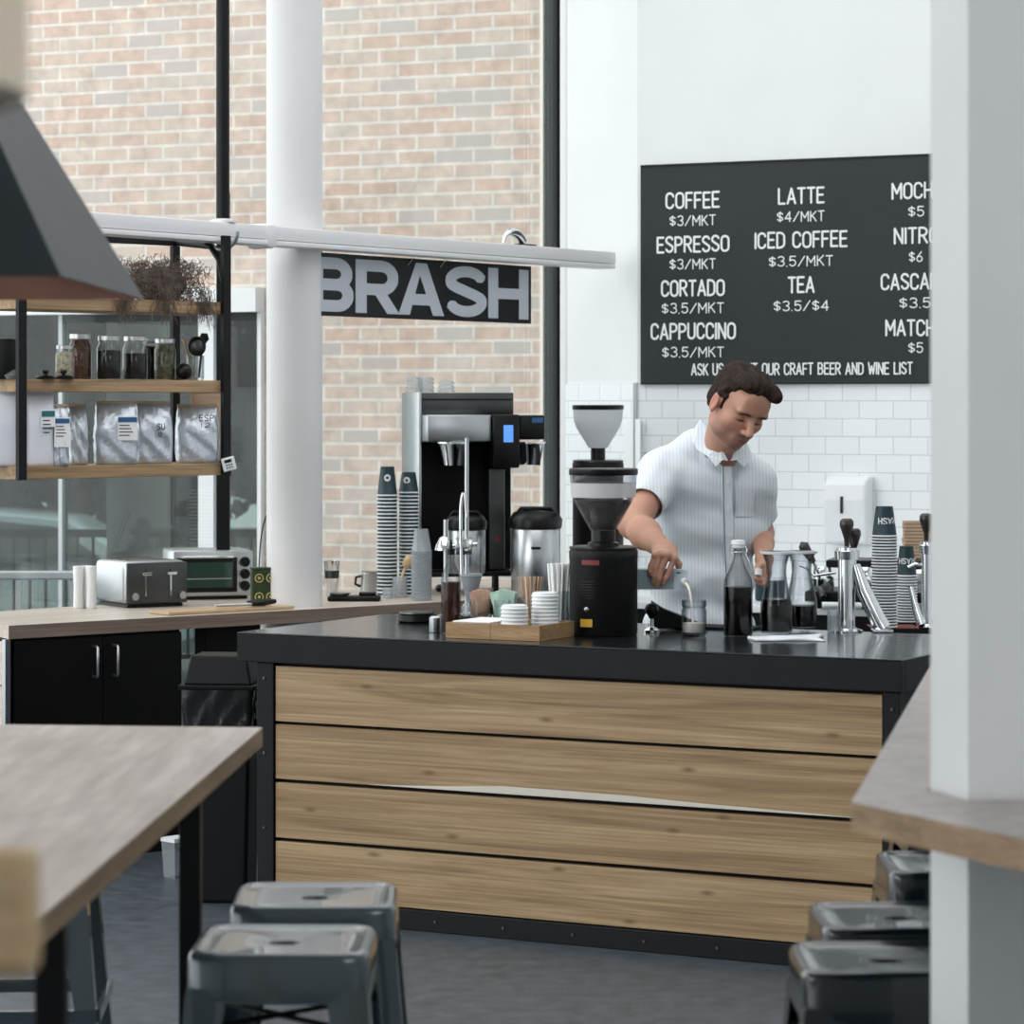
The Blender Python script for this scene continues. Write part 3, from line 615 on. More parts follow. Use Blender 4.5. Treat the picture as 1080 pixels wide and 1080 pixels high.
def stool(kind, label, loc, rz=0, group=None):
    m = M[kind]; T = thing('metal_stool', label, 'stool', loc, rz, group)
    h = .79; a = .155; bm = nb()
    prof = [(a, h-.085), (a, h-.014), (a-.003, h-.005), (a-.009, h-.0005), (a-.016, h), (a-.021, h-.0045), (a-.05, h-.0055)]
    n = 64; rs = []
    def sq(i, e, cr):
        t_ = i/n*4; side = int(t_); f = t_-side          # rounded square
        ang = 2*PI*i/n+PI/4*0; c, s_ = math.cos(ang), math.sin(ang); p = 9.0; r = (abs(c)**p+abs(s_)**p)**(-1/p); return (c*r*e, s_*r*e)
    for e, z in prof: rs.append([bm.verts.new((*sq(i, e, .03), z)) for i in range(n)])
    for r0, r1 in zip(rs, rs[1:]): bridge(bm, r0, r1)
    hole = [bm.verts.new((.028*math.cos(2*PI*i/n), .022*math.sin(2*PI*i/n), h-.008)) for i in range(n)]; bridge(bm, rs[-1], hole)
    hole2 = [bm.verts.new((v.co.x*.9, v.co.y*.9, h-.02)) for v in hole]; bridge(bm, hole, hole2)
    obj('seat', bm, m, T, 50)
    b2 = nb(); b2.faces.new([b2.verts.new((.032*math.cos(2*PI*i/16), .026*math.sin(2*PI*i/16), h-.024)) for i in range(16)]); box(b2, -.034, .034, -.027, .027, h-.03, h-.025)
    obj('grip_hole', b2, M['rubber'], T)
    for sx in (-1, 1):
        for sy in (-1, 1):
            # folded sheet leg: an L of two flanges that narrows to the foot
            b3 = nb(); T0, B0 = h-.06, .02
            xt, xb_ = a-.002, .215
            def P_(u, v, z, f): return b3.verts.new((sx*u, sy*v, z))
            t1 = [P_(xt, xt, T0, 0), P_(xt-.07, xt, T0, 0), P_(xt, xt-.07, T0, 0)]; b1_ = [P_(xb_, xb_, B0, 0), P_(xb_-.03, xb_, B0, 0), P_(xb_, xb_-.03, B0, 0)]
            t2 = [P_(xt-.004, xt-.004, T0, 0), P_(xt-.07, xt-.004, T0, 0), P_(xt-.004, xt-.07, T0, 0)]; b2_ = [P_(xb_-.004, xb_-.004, B0, 0), P_(xb_-.03, xb_-.004, B0, 0), P_(xb_-.004, xb_-.03, B0, 0)]
            for q in ((t1[0],t1[1],b1_[1],b1_[0]), (t1[0],b1_[0],b1_[2],t1[2]), (t2[0],t2[1],b2_[1],b2_[0]), (t2[0],b2_[0],b2_[2],t2[2]), (t1[1],t2[1],b2_[1],b1_[1]), (t1[2],b1_[2],b2_[2],t2[2]),
                      (b1_[0],b1_[1],b2_[1],b2_[0]), (b1_[0],b2_[0],b2_[2],b1_[2]), (t1[0],t2[0],t2[1],t1[1]), (t1[0],t1[2],t2[2],t2[0])): b3.faces.new(q)
            lg = obj('leg', b3, m, T)
            obj('foot_cap', B(sx*xb_-.02 if sx > 0 else sx*xb_-.002, sx*xb_+.002 if sx > 0 else sx*xb_+.02, sy*xb_-.02 if sy > 0 else sy*xb_-.002, sy*xb_+.002 if sy > 0 else sy*xb_+.02, 0, .019), M['rubber'], lg)
    fr = nb(); zr = .33; e = .155+(h-zr)/(h)*.062
    for s_ in (-1, 1): box(fr, -e+.01, e-.01, s_*e-.006, s_*e+.006, zr-.015, zr+.015); box(fr, s_*e-.006, s_*e+.006, -e+.01, e-.01, zr-.0149, zr+.0149)
    obj('foot_rail', fr, m, T)
    cb = nb(); e = .162
    for s_ in (-1, 1):
        M_ = Matrix.Rotation(s_*PI/4, 4, 'Z'); box(cb, -e*1.3, e*1.3, -.012, .012, h-.135+s_*.002, h-.131+s_*.002, M=M_)
    obj('cross_brace', cb, M['black_steel'], T)
    return T
st = stool('stool_grey', 'glossy grey metal stool nearest the camera beside the oak table', (-.395, 5.27, 0), math.radians(-1), 'grey stools at the oak table')
dup(st, (-.372, 5.75, 0), math.radians(1), 'glossy grey metal stool directly behind the nearest grey one', 'grey stools at the oak table')
dup(st, (-1.14, 7.05, 0), math.radians(3), 'grey metal stool beyond the oak table, only a leg and foot rails showing', 'grey stools at the oak table')
ts = stool('stool_teal', 'dark teal metal stool nearest the camera under the right ledge', (.63, 5.1, 0), 0, 'teal stools under the right ledge')
dup(ts, (.705, 5.52, 0), math.radians(1), 'dark teal metal stool second from the camera under the right ledge', 'teal stools under the right ledge')
dup(ts, (.905, 6.16, 0), math.radians(0), 'dark teal metal stool third from the camera, bright seat edge against the white post', 'teal stools under the right ledge')
dup(ts, (1.04, 6.95, 0), math.radians(0), 'dark teal metal stool farthest back under the ledge, only its left leg showing', 'teal stools under the right ledge')

zl = 1.12
poly = [(.51, 4.56), (.965, 6.98), (1.5, 6.98), (1.5, 4.81), (.76, 4.81), (.643, 4.715), (.684, 4.583), (1.5, 4.583), (1.5, 3.2), (1.19, 3.2)]
T = thing('drink_ledge', 'thick oak drinks ledge wrapped around the white post at right', 'ledge', (0, 0, 0))
o = obj('ledge_top', prism(nb(), poly, zl-.045, zl), [M['ledge_wood'], M['ledge_edge']], T)
for p in o.data.polygons:
    if abs(p.normal.z) < .5: p.material_index = 1
o = struct('wall_post', prism(nb(), [(.690, 4.59), (1.5, 4.59), (1.5, 4.80), (.765, 4.80), (.650, 4.712)], 0, 5.0), M['white_paint'])

# hood lamp, fabric pendant, wooden chair (out of focus)
T = thing('hood_lamp', 'big grey metal pyramid hood lamp with copper inside over the oak table', 'lamp', (-1.21, 5.12, 0))
def hood(bm, sc_, z0, z1, flip=False):
    a = [bm.verts.new((x*.527*sc_, y*.525*sc_, z0)) for x, y in ((-1,-1),(1,-1),(1,1),(-1,1))]
    b = [bm.verts.new((x*.34*sc_, y*.28*sc_, z1)) for x, y in ((-1,-1),(1,-1),(1,1),(-1,1))]
    bridge(bm, a, b); bm.faces.new(b); return a
bm = nb(); hood(bm, 1, 1.912, 2.25); obj('hood', bm, M['lamp_metal'], T)
bm = nb(); hood(bm, .985, 1.912, 2.235); obj('hood_lining', bm, M['copper'], T)
bm = nb(); box(bm, -.20, .20, -.17, .17, 2.251, 2.33); obj('hood_cap', bm, M['lamp_metal'], T)
obj('stem', TB([(0, 0, 2.33), (0, 0, 5.0)], .02), M['black_steel'], T)
obj('bulb', sphere(nb(), (0, 0, 2.12), .05), M['white_plastic'], T, True)
T = thing('drum_pendant', 'beige drum pendant lamp hanging close to the camera at upper left', 'lamp', (-.592, 2.05, 0))
obj('shade', L([(.25, 1.925), (.262, 1.93), (.262, 2.35), (.25, 2.355)], 40), M['beige'], T, 40)
obj('cord', TB([(0,0,2.35), (0,0,5)], .004), M['black_steel'], T)
T = thing('wooden_bar_chair', 'tan wooden chair top rail very close to the camera at lower left', 'chair', (-.62, 2.1, 0), 0)
obj('top_rail', B(-.30, .292, -.02, .02, 1.325, 1.412, .008), M['tan_wood'], T)
for x in (-.16, .10): obj('back_post', B(x-.02, x+.02, -.015, .015, 0, 1.324, .004), M['tan_wood'], T)
obj('seat', B(-.2, .14, -.4, -.016, .74, .78, .01), M['tan_wood'], T)
for x in (-.16, .10): obj('leg', B(x-.02, x+.02, -.39, -.35, 0, .739, .004), M['tan_wood'], T)
# ================================================================ THINGS ON THE BAR
def gb(px, py): return G(px, py, ZB+.001)
def m_at(Y): return Y/F0                     # metres per pixel at depth Y
# trays
BA = BAR.ang
p0 = gb(470, 672.5); 
tr = nb()
def tray(name, label, x0, x1, loc):
    T = thing(name, label, 'tray', loc, BA)
    obj('tray_base', B(x0, x1, 0, .25, 0, .008), M['tray_wood'], T)
    obj('front_side', B(x0, x1, 0, .008, .0085, .05), M['tray_wood'], T); obj('back_side', B(x0, x1, .242, .25, .0085, .05), M['tray_wood'], T)
    obj('end_side', B(x0, x0+.008, .0085, .2415, .0085, .05), M['tray_wood'], T); obj('end_side', B(x1-.008, x1, .0085, .2415, .0085, .05), M['tray_wood'], T); return T
k = .338/89
tray('napkin_tray', 'small oak tray holding white napkins, left of its twin', 0, .165, p0)
tray('lid_tray', 'oak tray holding white cup lids and straws, against the napkin tray', .1665, .345, p0)
def on(px_off, y_off, z=0):                  # point in tray frame -> world
    v = Vector((px_off*math.cos(BA)-y_off*math.sin(BA), px_off*math.sin(BA)+y_off*math.cos(BA), z)); return p0+v
rnd = random.Random(3)
for i in range(9):
    o = single('paper_napkin', B(-.07, .07, -.1, .1, 0, .004, .001), M['paper_white'], 'folded white paper napkin in the pile in the left oak tray' if i < 8 else 'top white paper napkin of the pile in the left oak tray, slightly turned', 'napkin',
               on(.0825, .125, .0085+i*.0052), BA+(rnd.uniform(-.02, .02)), 'napkins piled in the oak tray' if i < 8 else None)
# cup lids: domed white lids stacked
lidp = [(.045, 0), (.046, .004), (.043, .006), (.041, .013), (.036, .0155), (.034, .0155)]
lid0 = None
for sx, sy, n, lb in ((.224, .058, 8, 'front pile of lids in the oak tray'), (.286, .155, 11, 'rear pile of lids in the oak tray')):
    for i in range(n):
        loc = on(sx, sy, .009+i*.0125)
        if lid0 is None: lid0 = single('cup_lid', L(lidp, 28), M['white_plastic'], 'x', 'cup lid', loc, smooth=40); o = lid0
        else: o = lid0.copy(); COL.objects.link(o); o.location = loc
        top = i == n-1
        o['label'] = ('white cup lid on top of the %s' if top else 'white cup lid nested in the %s') % lb
        if top: 
            if 'group' in o: del o['group']
        else: o['group'] = 'cup lids in the %s' % lb
def jar_glass(h, r, n=24, neck=None): return [(r*.93, 0), (r, .006), (r, h-.012), ((neck or r), h)]
def tumbler(name, label, cat, loc, r, h, fillm=None, fillh=0, gm='glass'):
    T = thing(name, label, cat, loc)
    bm = nb(); lathe(bm, [(r*.92, 0), (r, .01), (r, h), (r-.003, h), (r-.003, .008), (.001, .008)], 24, cap1=False); obj('glass_wall', bm, M[gm], T, 40)
    if fillm: obj('contents', L([(r-.006, .009), (r-.0045, .014), (r-.0045, fillh), (.001, fillh+.001)], 24), M[fillm], T, 40)
    return T
# straws in a glass, stirrers in a glass, packets
def bundle(name, label, cat, group, base, r0, n, h, rr, mt, spread, box_=False, seed=1, z0=.01):
    rnd = random.Random(seed); o0 = None
    for i in range(n):
        a = rnd.uniform(0, 2*PI); q = r0*math.sqrt(rnd.random()); d = Vector((q*math.cos(a), q*math.sin(a), 0)); hh = h*rnd.uniform(.93, 1.04)
        tip = Vector((d.x*spread[0]+rnd.uniform(-1, 1)*.004+spread[2], d.y*spread[1], hh))
        if o0 is None: o0 = single(name, (B(-.0035, .0035, -.0008, .0008, 0, h) if box_ else L([(rr, 0), (rr, h)], 8)), mt, label, cat, group=group, smooth=None if box_ else 60); o = o0
        else: o = o0.copy(); COL.objects.link(o)
        o.location = base+d+Vector((0, 0, z0)); o.rotation_euler = (tip-d).to_track_quat('Z', 'Y').to_euler()
g1 = gb(593, 672)
T = tumbler('straw_glass', 'clear glass holding a sheaf of white straws between the oak tray and grinder', 'glass', Vector((.155, 10.14, ZB+.001)), .038, .14)
bundle('drinking_straw', 'white paper wrapped straw standing in the straw glass beside the grinder', 'straw', 'white straws in the glass', Vector((.155, 10.14, ZB+.001)), .022, 26, .222, .0046, M['paper_white'], (1.8, 1.2, -.0), seed=5)
g2 = gb(560, 658)
T = tumbler('stirrer_glass', 'clear glass holding birch stirrers behind the white lids', 'glass', g2, .036, .09)
bundle('wooden_stirrer', 'thin birch stirrer fanned out in the stirrer glass behind the lids', 'stirrer', 'birch stirrers in the glass', g2, .02, 34, .155, .003, M['wood_stick'], (2.4, 1.4, 0), True, 6)
def packets(label_t, label_p, px, py, mt, n, seed, h=.075, w_=.03):
    c = gb(px, py); tumbler('packet_glass', label_t, 'glass', c, .04, .075)
    rnd = random.Random(seed); o0 = None
    for i in range(n):
        if o0 is None: o0 = single('sugar_packet', B(-w_, w_, -.0018, .0018, 0, h, .0008), mt, label_p[0], 'sugar packet', group=label_p[1]); o = o0
        else: o = o0.copy(); COL.objects.link(o)
        o.location = c+Vector((rnd.uniform(-.006, .006), (i-n/2)*.0046, .012+rnd.uniform(0, .018))); o.rotation_euler = (rnd.uniform(-.15, .15), rnd.uniform(-.3, .3), rnd.uniform(-.35, .35))
packets('clear glass filled with brown sugar packets behind the napkin tray', ('brown and white sugar packet in the left packet glass', 'brown sugar packets in the glass'), 507, 654, M['packet_brown'], 11, 2, .078, .026)
packets('clear glass filled with pale green sweetener packets beside the birch stirrers', ('pale green sweetener packet in the right packet glass', 'green sweetener packets in the glass'), 532, 655, M['packet_green'], 11, 4, .082, .03)
single('star_anise_bowl', L([(.02, 0), (.03, .01), (.034, .05), (.03, .052), (.026, .012), (.001, .01)], 20, cap1=False), M['herb_dark'], 'small dark pot between the two packet glasses', 'pot', gb(519, 650)+Vector((0,.09,0)), smooth=50)

# syrup bottle with pourer
c = gb(476.5, 668); k = m_at(c.y)
T = thing('syrup_bottle', 'square shouldered glass bottle of amber syrup with black pourer at the left of the tray', 'bottle', c+Vector((-.003,.0,0)))
obj('bottle_glass', L([(.031, 0), (.033, .004), (.033, .178), (.027, .205), (.013, .232), (.011, .25), (.013, .252), (.013, .262), (.009, .262)], 28, sy=1), M['glass_thick'], T, 50)
obj('syrup', L([(.0295, .004), (.030, .008), (.030, .172), (.001, .1725)], 28), M['syrup'], T, 50)
obj('pourer', L([(.0135, .2625), (.0135, .282), (.006, .285), (.004, .31)], 16), M['black_plastic'], T, 40)
c = gb(459, 667); single('steel_creamer', L([(.019, 0), (.02, .003), (.02, .05), (.014, .055)], 24), M['steel'], 'tiny brushed steel cup with white lid beside the syrup bottle', 'cup', c, smooth=40)
c = gb(440, 656); T = thing('round_scale', 'flat black round scale with a pale disc on the left end of the bar', 'scale', c)
obj('base', L([(.064, 0), (.069, .006), (.068, .026), (.062, .028)], 40), M['black_plastic'], T, 40); obj('platform', L([(.058, .0282), (.063, .031), (.062, .036), (.056, .037)], 40), M['steel_dark'], T, 40)

# coffee grinders
def grinder(label, loc, H, sc_, beans):
    T = thing('coffee_grinder', label, 'grinder', loc)
    R = .113*sc_; zb_ = .285 if beans else H-.25
    obj('body', L([(R*.97, 0), (R, .006), (R, zb_-.035), (R*1.01, zb_-.03), (R*1.01, zb_-.008), (R*.97, zb_)], 48), M['matte_black'], T, 40)
    obj('top_ring', L([(R*1.005, zb_+.0005), (R*1.005, zb_+.006), (R*.9, zb_+.009)], 48), M['steel_dark'] if not beans else M['black_plastic'], T, 40)
    zh = zb_+.06 if beans else H-.235+.045
    obj('neck', L([(.052 if beans else .032, zb_+.0095), (.052 if beans else .032, zb_+.02), (.04 if beans else .032, zb_+.025), (.04 if beans else .032, zh)], 24), M['black_plastic'], T, 40)
    R2 = R*.985; zt2 = H-.022
    prof = [(.042*sc_, zh+.0005), (.06*sc_, zh+.03), (R2*.86, zh+(zt2-zh)*.52), (R2*.97, zh+(zt2-zh)*.72), (R2, zt2)]
    obj('hopper', L(prof+[(R2-.003, zt2)]+[(r-.003, z) for r, z in reversed(prof)], 40, cap0=False, cap1=False), M['hopper' if beans else 'hopper_clear'], T, 60)
    obj('hopper_lid', L([(R2*1.015, zt2+.0005), (R2*1.03, zt2+.004), (R2*1.03, zt2+.019), (R2*.98, zt2+.022)], 40), M['black_plastic'], T, 40)
    if beans:
        b = obj('beans', L([(.036*sc_, zh+.003), (.054*sc_, zh+.028), (R2*.83, zh+(zt2-zh)*.5), (R2*.80, zh+(zt2-zh)*.54), (R2*.4, zh+(zt2-zh)*.58), (.001, zh+(zt2-zh)*.57)], 36, cap0=True), M['bean'], T, True); b['kind'] = 'stuff'
        obj('hopper_band', L([(R2*.955, zh+(zt2-zh)*.60), (R2*.99, zh+(zt2-zh)*.86)], 40, cap0=False, cap1=False), mat('frosted_band', (226,224,226), .5, alpha=.72), T, 60)
        fc = nb(); 
        for i, a in enumerate([-2.15]): pass
        def onb(a, z, w_, h_, mt, nm, t=.0015):
            b4 = nb(); n = 6; a0 = a-w_/2/R; r_ = R+.0006
            o_ = [b4.verts.new(((r_+t)*math.cos(a0+w_/R*i/n), (r_+t)*math.sin(a0+w_/R*i/n), zz_)) for zz_ in (z, z+h_) for i in range(n+1)]
            for i in range(n): b4.faces.new((o_[i], o_[i+1], o_[n+2+i], o_[n+1+i]))
            return obj(nm, b4, mt, T)
        onb(-PI/2-.55, .032, .045, .026, M['yellow'], 'warning_label')
        onb(-PI/2-.42, .236, .062, .016, M['red_dull'], 'nameplate')
        for i in range(7): onb(-PI/2-.5, .125+i*.009, .05, .003, M['black_plastic'], 'vent_slot')
        b5 = sphere(nb(), ((R+.004)*math.cos(-PI/2-.52), (R+.004)*math.sin(-PI/2-.52), .09), .009); obj('switch', b5, M['steel'], T, True)
        obj('spout', B(-.014, .014, -R-.03, -R+.002, .150, .152), M['black_plastic'], T) if False else None
    return T
c = gb(637.5, 672); H1 = P(637.5, 495, c.y).z-ZB
grinder('black drum coffee grinder on the bar with dark beans in its clear hopper', c+Vector((0, .113, -.0)), H1, 1, True)
gq = BACK.at(.10, ZR+.001, -.62); zt3 = P(628, 427, gq.y).z
T = grinder('taller grinder on the back counter, its empty clear hopper above the front grinder', gq, zt3-ZR-.001, .99, False)

# tamper, folded tray, mat
c = gb(688, 668)+Vector((0,.05,0)); T = thing('coffee_tamper', 'chrome tamper with a round black knob beside the grinder', 'tamper', c)
obj('base', L([(.028, 0), (.028, .008), (.022, .014), (.008, .02), (.007, .045)], 24), M['chrome'], T, 40); obj('handle', L([(.008, .0455), (.012, .055), (.022, .068), (.0235, .08), (.018, .092), (.006, .097)], 24), M['black_plastic'], T, 50)
c = gb(712, 667); bm = nb(); a = [(-.07,0,0), (.12,0,0), (.12,.1,0), (-.07,.1,0)]; v = [bm.verts.new(p) for p in a]; t_ = [bm.verts.new(p) for p in [(-.07,0,.085), (-.03,0,.06), (-.03,.1,.06), (-.07,.1,.085)]]
bm.faces.new(v[::-1]); bm.faces.new(t_); bm.faces.new((v[0],v[1],t_[1],t_[0])); bm.faces.new((v[1],v[2],t_[2],t_[1])); bm.faces.new((v[2],v[3],t_[3],t_[2])); bm.faces.new((v[3],v[0],t_[0],t_[3]))
single('tamping_wedge', bm, M['matte_black'], 'black wedge shaped tamping stand behind the tamper', 'stand', c+Vector((0,.12,.0085)))
single('rubber_mat', B(-.19, .19, -.06, .06, 0, .008, .002), M['rubber'], 'flat black rubber mat behind the milk glass', 'mat', gb(728, 664)+Vector((.06,.1,0)), BA)
# glass being filled, milk
c = gb(732, 670.5); T = thing('pouring_glass', 'ribbed glass jar a quarter full of milk under the pouring carton', 'glass', c); gc = c
r = 13.3*m_at(c.y); h = P(732, 633, c.y).z-ZB-.001
bm = nb(); lathe(bm, [(r*.85, 0), (r*.97, .006), (r, h*.2), (r, h*.72), (r*.9, h*.8), (r*.95, h*.83), (r, h*.85), (r*.99, h), (r*.93, h), (r*.93, h*.85), (r*.84, h*.8), (r*.93, h*.7), (r*.93, .012), (.001, .01)], 28, cap1=False); obj('glass_wall', bm, M['glass_thick'], T, 40)
obj('milk', L([(r*.84, .012), (r*.9, .018), (r*.91, h*.36), (.001, h*.37)], 24), M['milk'], T, 40)
# swing-top bottle
c = gb(778.5, 671); k = m_at(c.y); T = thing('swing_top_bottle', 'tall swing top glass bottle three fifths full of dark cold brew', 'bottle', c); r = 15.3*k; h = 101*k
obj('bottle_glass', L([(r*.93, 0), (r, .006), (r, h*.53), (r*.93, h*.60), (r*.55, h*.72), (r*.3, h*.82), (r*.27, h*.86), (r*.34, h*.87), (r*.34, h*.89), (r*.26, h*.9), (r*.26, h*.915)], 32), M['glass_thick'], T, 50)
obj('cold_brew', L([(r*.88, .004), (r*.93, .009), (r*.93, h*.515), (.001, h*.517)], 32), M['cold_brew'], T, 40)
obj('stopper', L([(r*.3, h*.917), (r*.42, h*.925), (r*.42, h*.955), (r*.5, h*.96), (r*.46, h), (r*.2, h+.002)], 20), M['white_plastic'], T, 40)
bm = nb(); 
for s_ in (-1, 1): tube(bm, [(s_*r*.46, 0, h*.955), (s_*r*.62, -.003, h*.90), (s_*r*.5, -.008, h*.86), (s_*r*.37, -.005, h*.875)], .0017, 6)
tube(bm, [(r*.5, -.008, h*.86), (r*.75, -.012, h*.78), (r*.9, -.012, h*.70)], .0017, 6); tube(bm, [(r*.37*math.cos(a), r*.37*math.sin(a), h*.88) for a in [2*PI*i/12 for i in range(13)]], .0015, 6)
obj('wire_bail', bm, M['chrome'], T, 60)
# towel and carafes
c1 = gb(822, 672)+Vector((0,.06,0)); c2 = gb(842, 668)+Vector((.012,.11,0))
def cloth(name, label, c, poly, h, seed, mt='towel', rz=0):
    bm = nb(); rnd_ = random.Random(seed); nx, ny = 22, 12; V = []
    (ax, ay), (bx, by) = poly
    for j in range(ny+1):
        row = []
        for i in range(nx+1):
            u, v = i/nx, j/ny; x = ax+(bx-ax)*u+.012*math.sin(v*5+seed); y = ay+(by-ay)*v+.014*math.sin(u*6+seed*2)
            z = h*(.55+.25*math.sin(u*9+v*3+seed)+.2*math.sin(v*11+u*4)); row.append((x, y, max(.002, z)))
        V.append(row)
    top = [[bm.verts.new(p) for p in row] for row in V]; bot = [[bm.verts.new((p[0], p[1], 0)) for p in row] for row in V]
    for j in range(ny):
        for i in range(nx):
            bm.faces.new((top[j][i], top[j][i+1], top[j+1][i+1], top[j+1][i])); bm.faces.new((bot[j][i], bot[j+1][i], bot[j+1][i+1], bot[j][i+1]))
    for i in range(nx): bm.faces.new((bot[0][i], bot[0][i+1], top[0][i+1], top[0][i])); bm.faces.new((top[ny][i], top[ny][i+1], bot[ny][i+1], bot[ny][i]))
    for j in range(ny): bm.faces.new((top[j][0], top[j+1][0], bot[j+1][0], bot[j][0])); bm.faces.new((bot[j][nx], bot[j+1][nx], top[j+1][nx], top[j][nx]))
    return single(name, bm, M[mt], label, 'towel', c, rz, smooth=True)
cloth('bar_towel', 'folded white bar towel under the two carafes', gb(830, 676), ((-.115, 0), (.115, .20)), .0095, 2, rz=BA*.15)
def carafe(label, c, top_px, fill, cl):
    T = thing('glass_carafe', label, 'carafe', c); h = cl; r = .054
    prof = [(r*.9, 0), (r, .008), (r, h*.25), (r*.98, h*.36), (r*.84, h*.5), (r*.68, h*.64), (r*.62, h*.75), (r*.66, h*.86), (r*.82, h*.96), (r*.98, h)]
    prof = [(a*.98, b) for a, b in prof]
    obj('glass_wall', L(prof+[(a-.0035, b) for a, b in reversed(prof[1:])], 36, cap1=False), M['glass_thick'], T, 60)
    fp = [(a-.0045, b) for a, b in prof if b < h*fill]; fp[0] = (fp[0][0], .005)
    obj('cold_brew', L(fp+[(fp[-1][0], h*fill), (.001, h*fill+.0005)], 36), M['cold_brew'], T, 50)
    if top_px: obj('white_rim', L([(prof[-1][0]+.001, h-.004), (prof[-1][0]+.003, h+.003), (prof[-1][0]-.004, h+.004)], 36, cap0=False, cap1=False), M['white_plastic'], T, 60)
    return T
z1 = .0105
carafe('hourglass carafe of black coffee at the front of the folded towel', c1+Vector((-.005,0,z1)), True, .42, P(822, 583, c1.y).z-ZB-z1)
carafe('hourglass carafe of black coffee behind and right of its twin', c2+Vector((.012,.03,z1)), True, .29, P(842, 583, c2.y).z-ZB-z1)
# draught towers
def tower(label, px, pyb, pyt, hw, withbrace=True, handles=2, dy=0):
    c = gb(px, pyb)+Vector((0, dy, 0)); k = m_at(c.y); T = thing('draught_tower', label, 'tap tower', c); h = P(px, pyt, c.y).z-ZB; r = hw*k
    obj('flange', L([(r*1.9, 0), (r*1.9, .004), (r*1.3, .010), (r*1.05, .014)], 32), M['chrome'], T, 40)
    obj('column', L([(r, .0145), (r, h*.86)], 32), M['chrome'], T, 60)
    obj('collar', L([(r*1.05, h*.86), (r*1.4, h*.865), (r*1.45, h*.96), (r*1.25, h*.97), (r*1.2, h), (.01, h+.002)], 32), M['chrome'], T, 40)
    for i in range(handles):
        x = (-.0, .03)[i]; y = (0, .05)[i]; hh = (0, -.035)[i]
        t = obj('tap_handle', L([(.008, h+.003+hh), (.009, h+.03+hh), (.011, h+.035+hh), (.024, h+.075+hh), (.023, h+.09+hh), (.016, h+.098+hh)], 20, c=(x, y, 0)), M['handle_dark'], T, 50)
        obj('ferrule', L([(.0085, h-.03+hh), (.0085, h+.0025+hh)], 16, c=(x, y, 0)), M['chrome'], t, 40)
    return T, h, r, c
T, h, r, c = tower('chrome draught tower with dark tapered handle between carafes and paper cups', 893, 666, 578, 9.0)
k = m_at(c.y)
obj('slanted_chute', TB([(.03, -.01, h*.80), (.055, -.015, h*.5), (.10, -.02, h*.16), (.118, -.022, .012)], [.014, .026, .028, .03], 20), M['chrome'], T, 50)
obj('chute_foot', B(.082, .150, -.06, .012, 0, .010, .003), M['chrome'], T)
T, h, r, c = tower('second chrome draught tower half hidden behind the white post', 977, 662, 572, 5.5, handles=1)
obj('side_spout', TB([(-.01, 0, h*.72), (-.04, -.005, h*.74), (-.065, -.01, h*.70)], .008, 12), M['chrome'], T, 50)
obj('slanted_chute', TB([(-.055, 0, h*.48), (-.035, -.01, h*.2), (-.02, -.015, .012)], [.008, .013, .016], 16), M['chrome'], T, 50)
tumbler('rinse_glass', 'small clear tumbler between the carafes and the draught tower', 'glass', gb(878.5, 666), .019, .07, gm='plastic_clear')
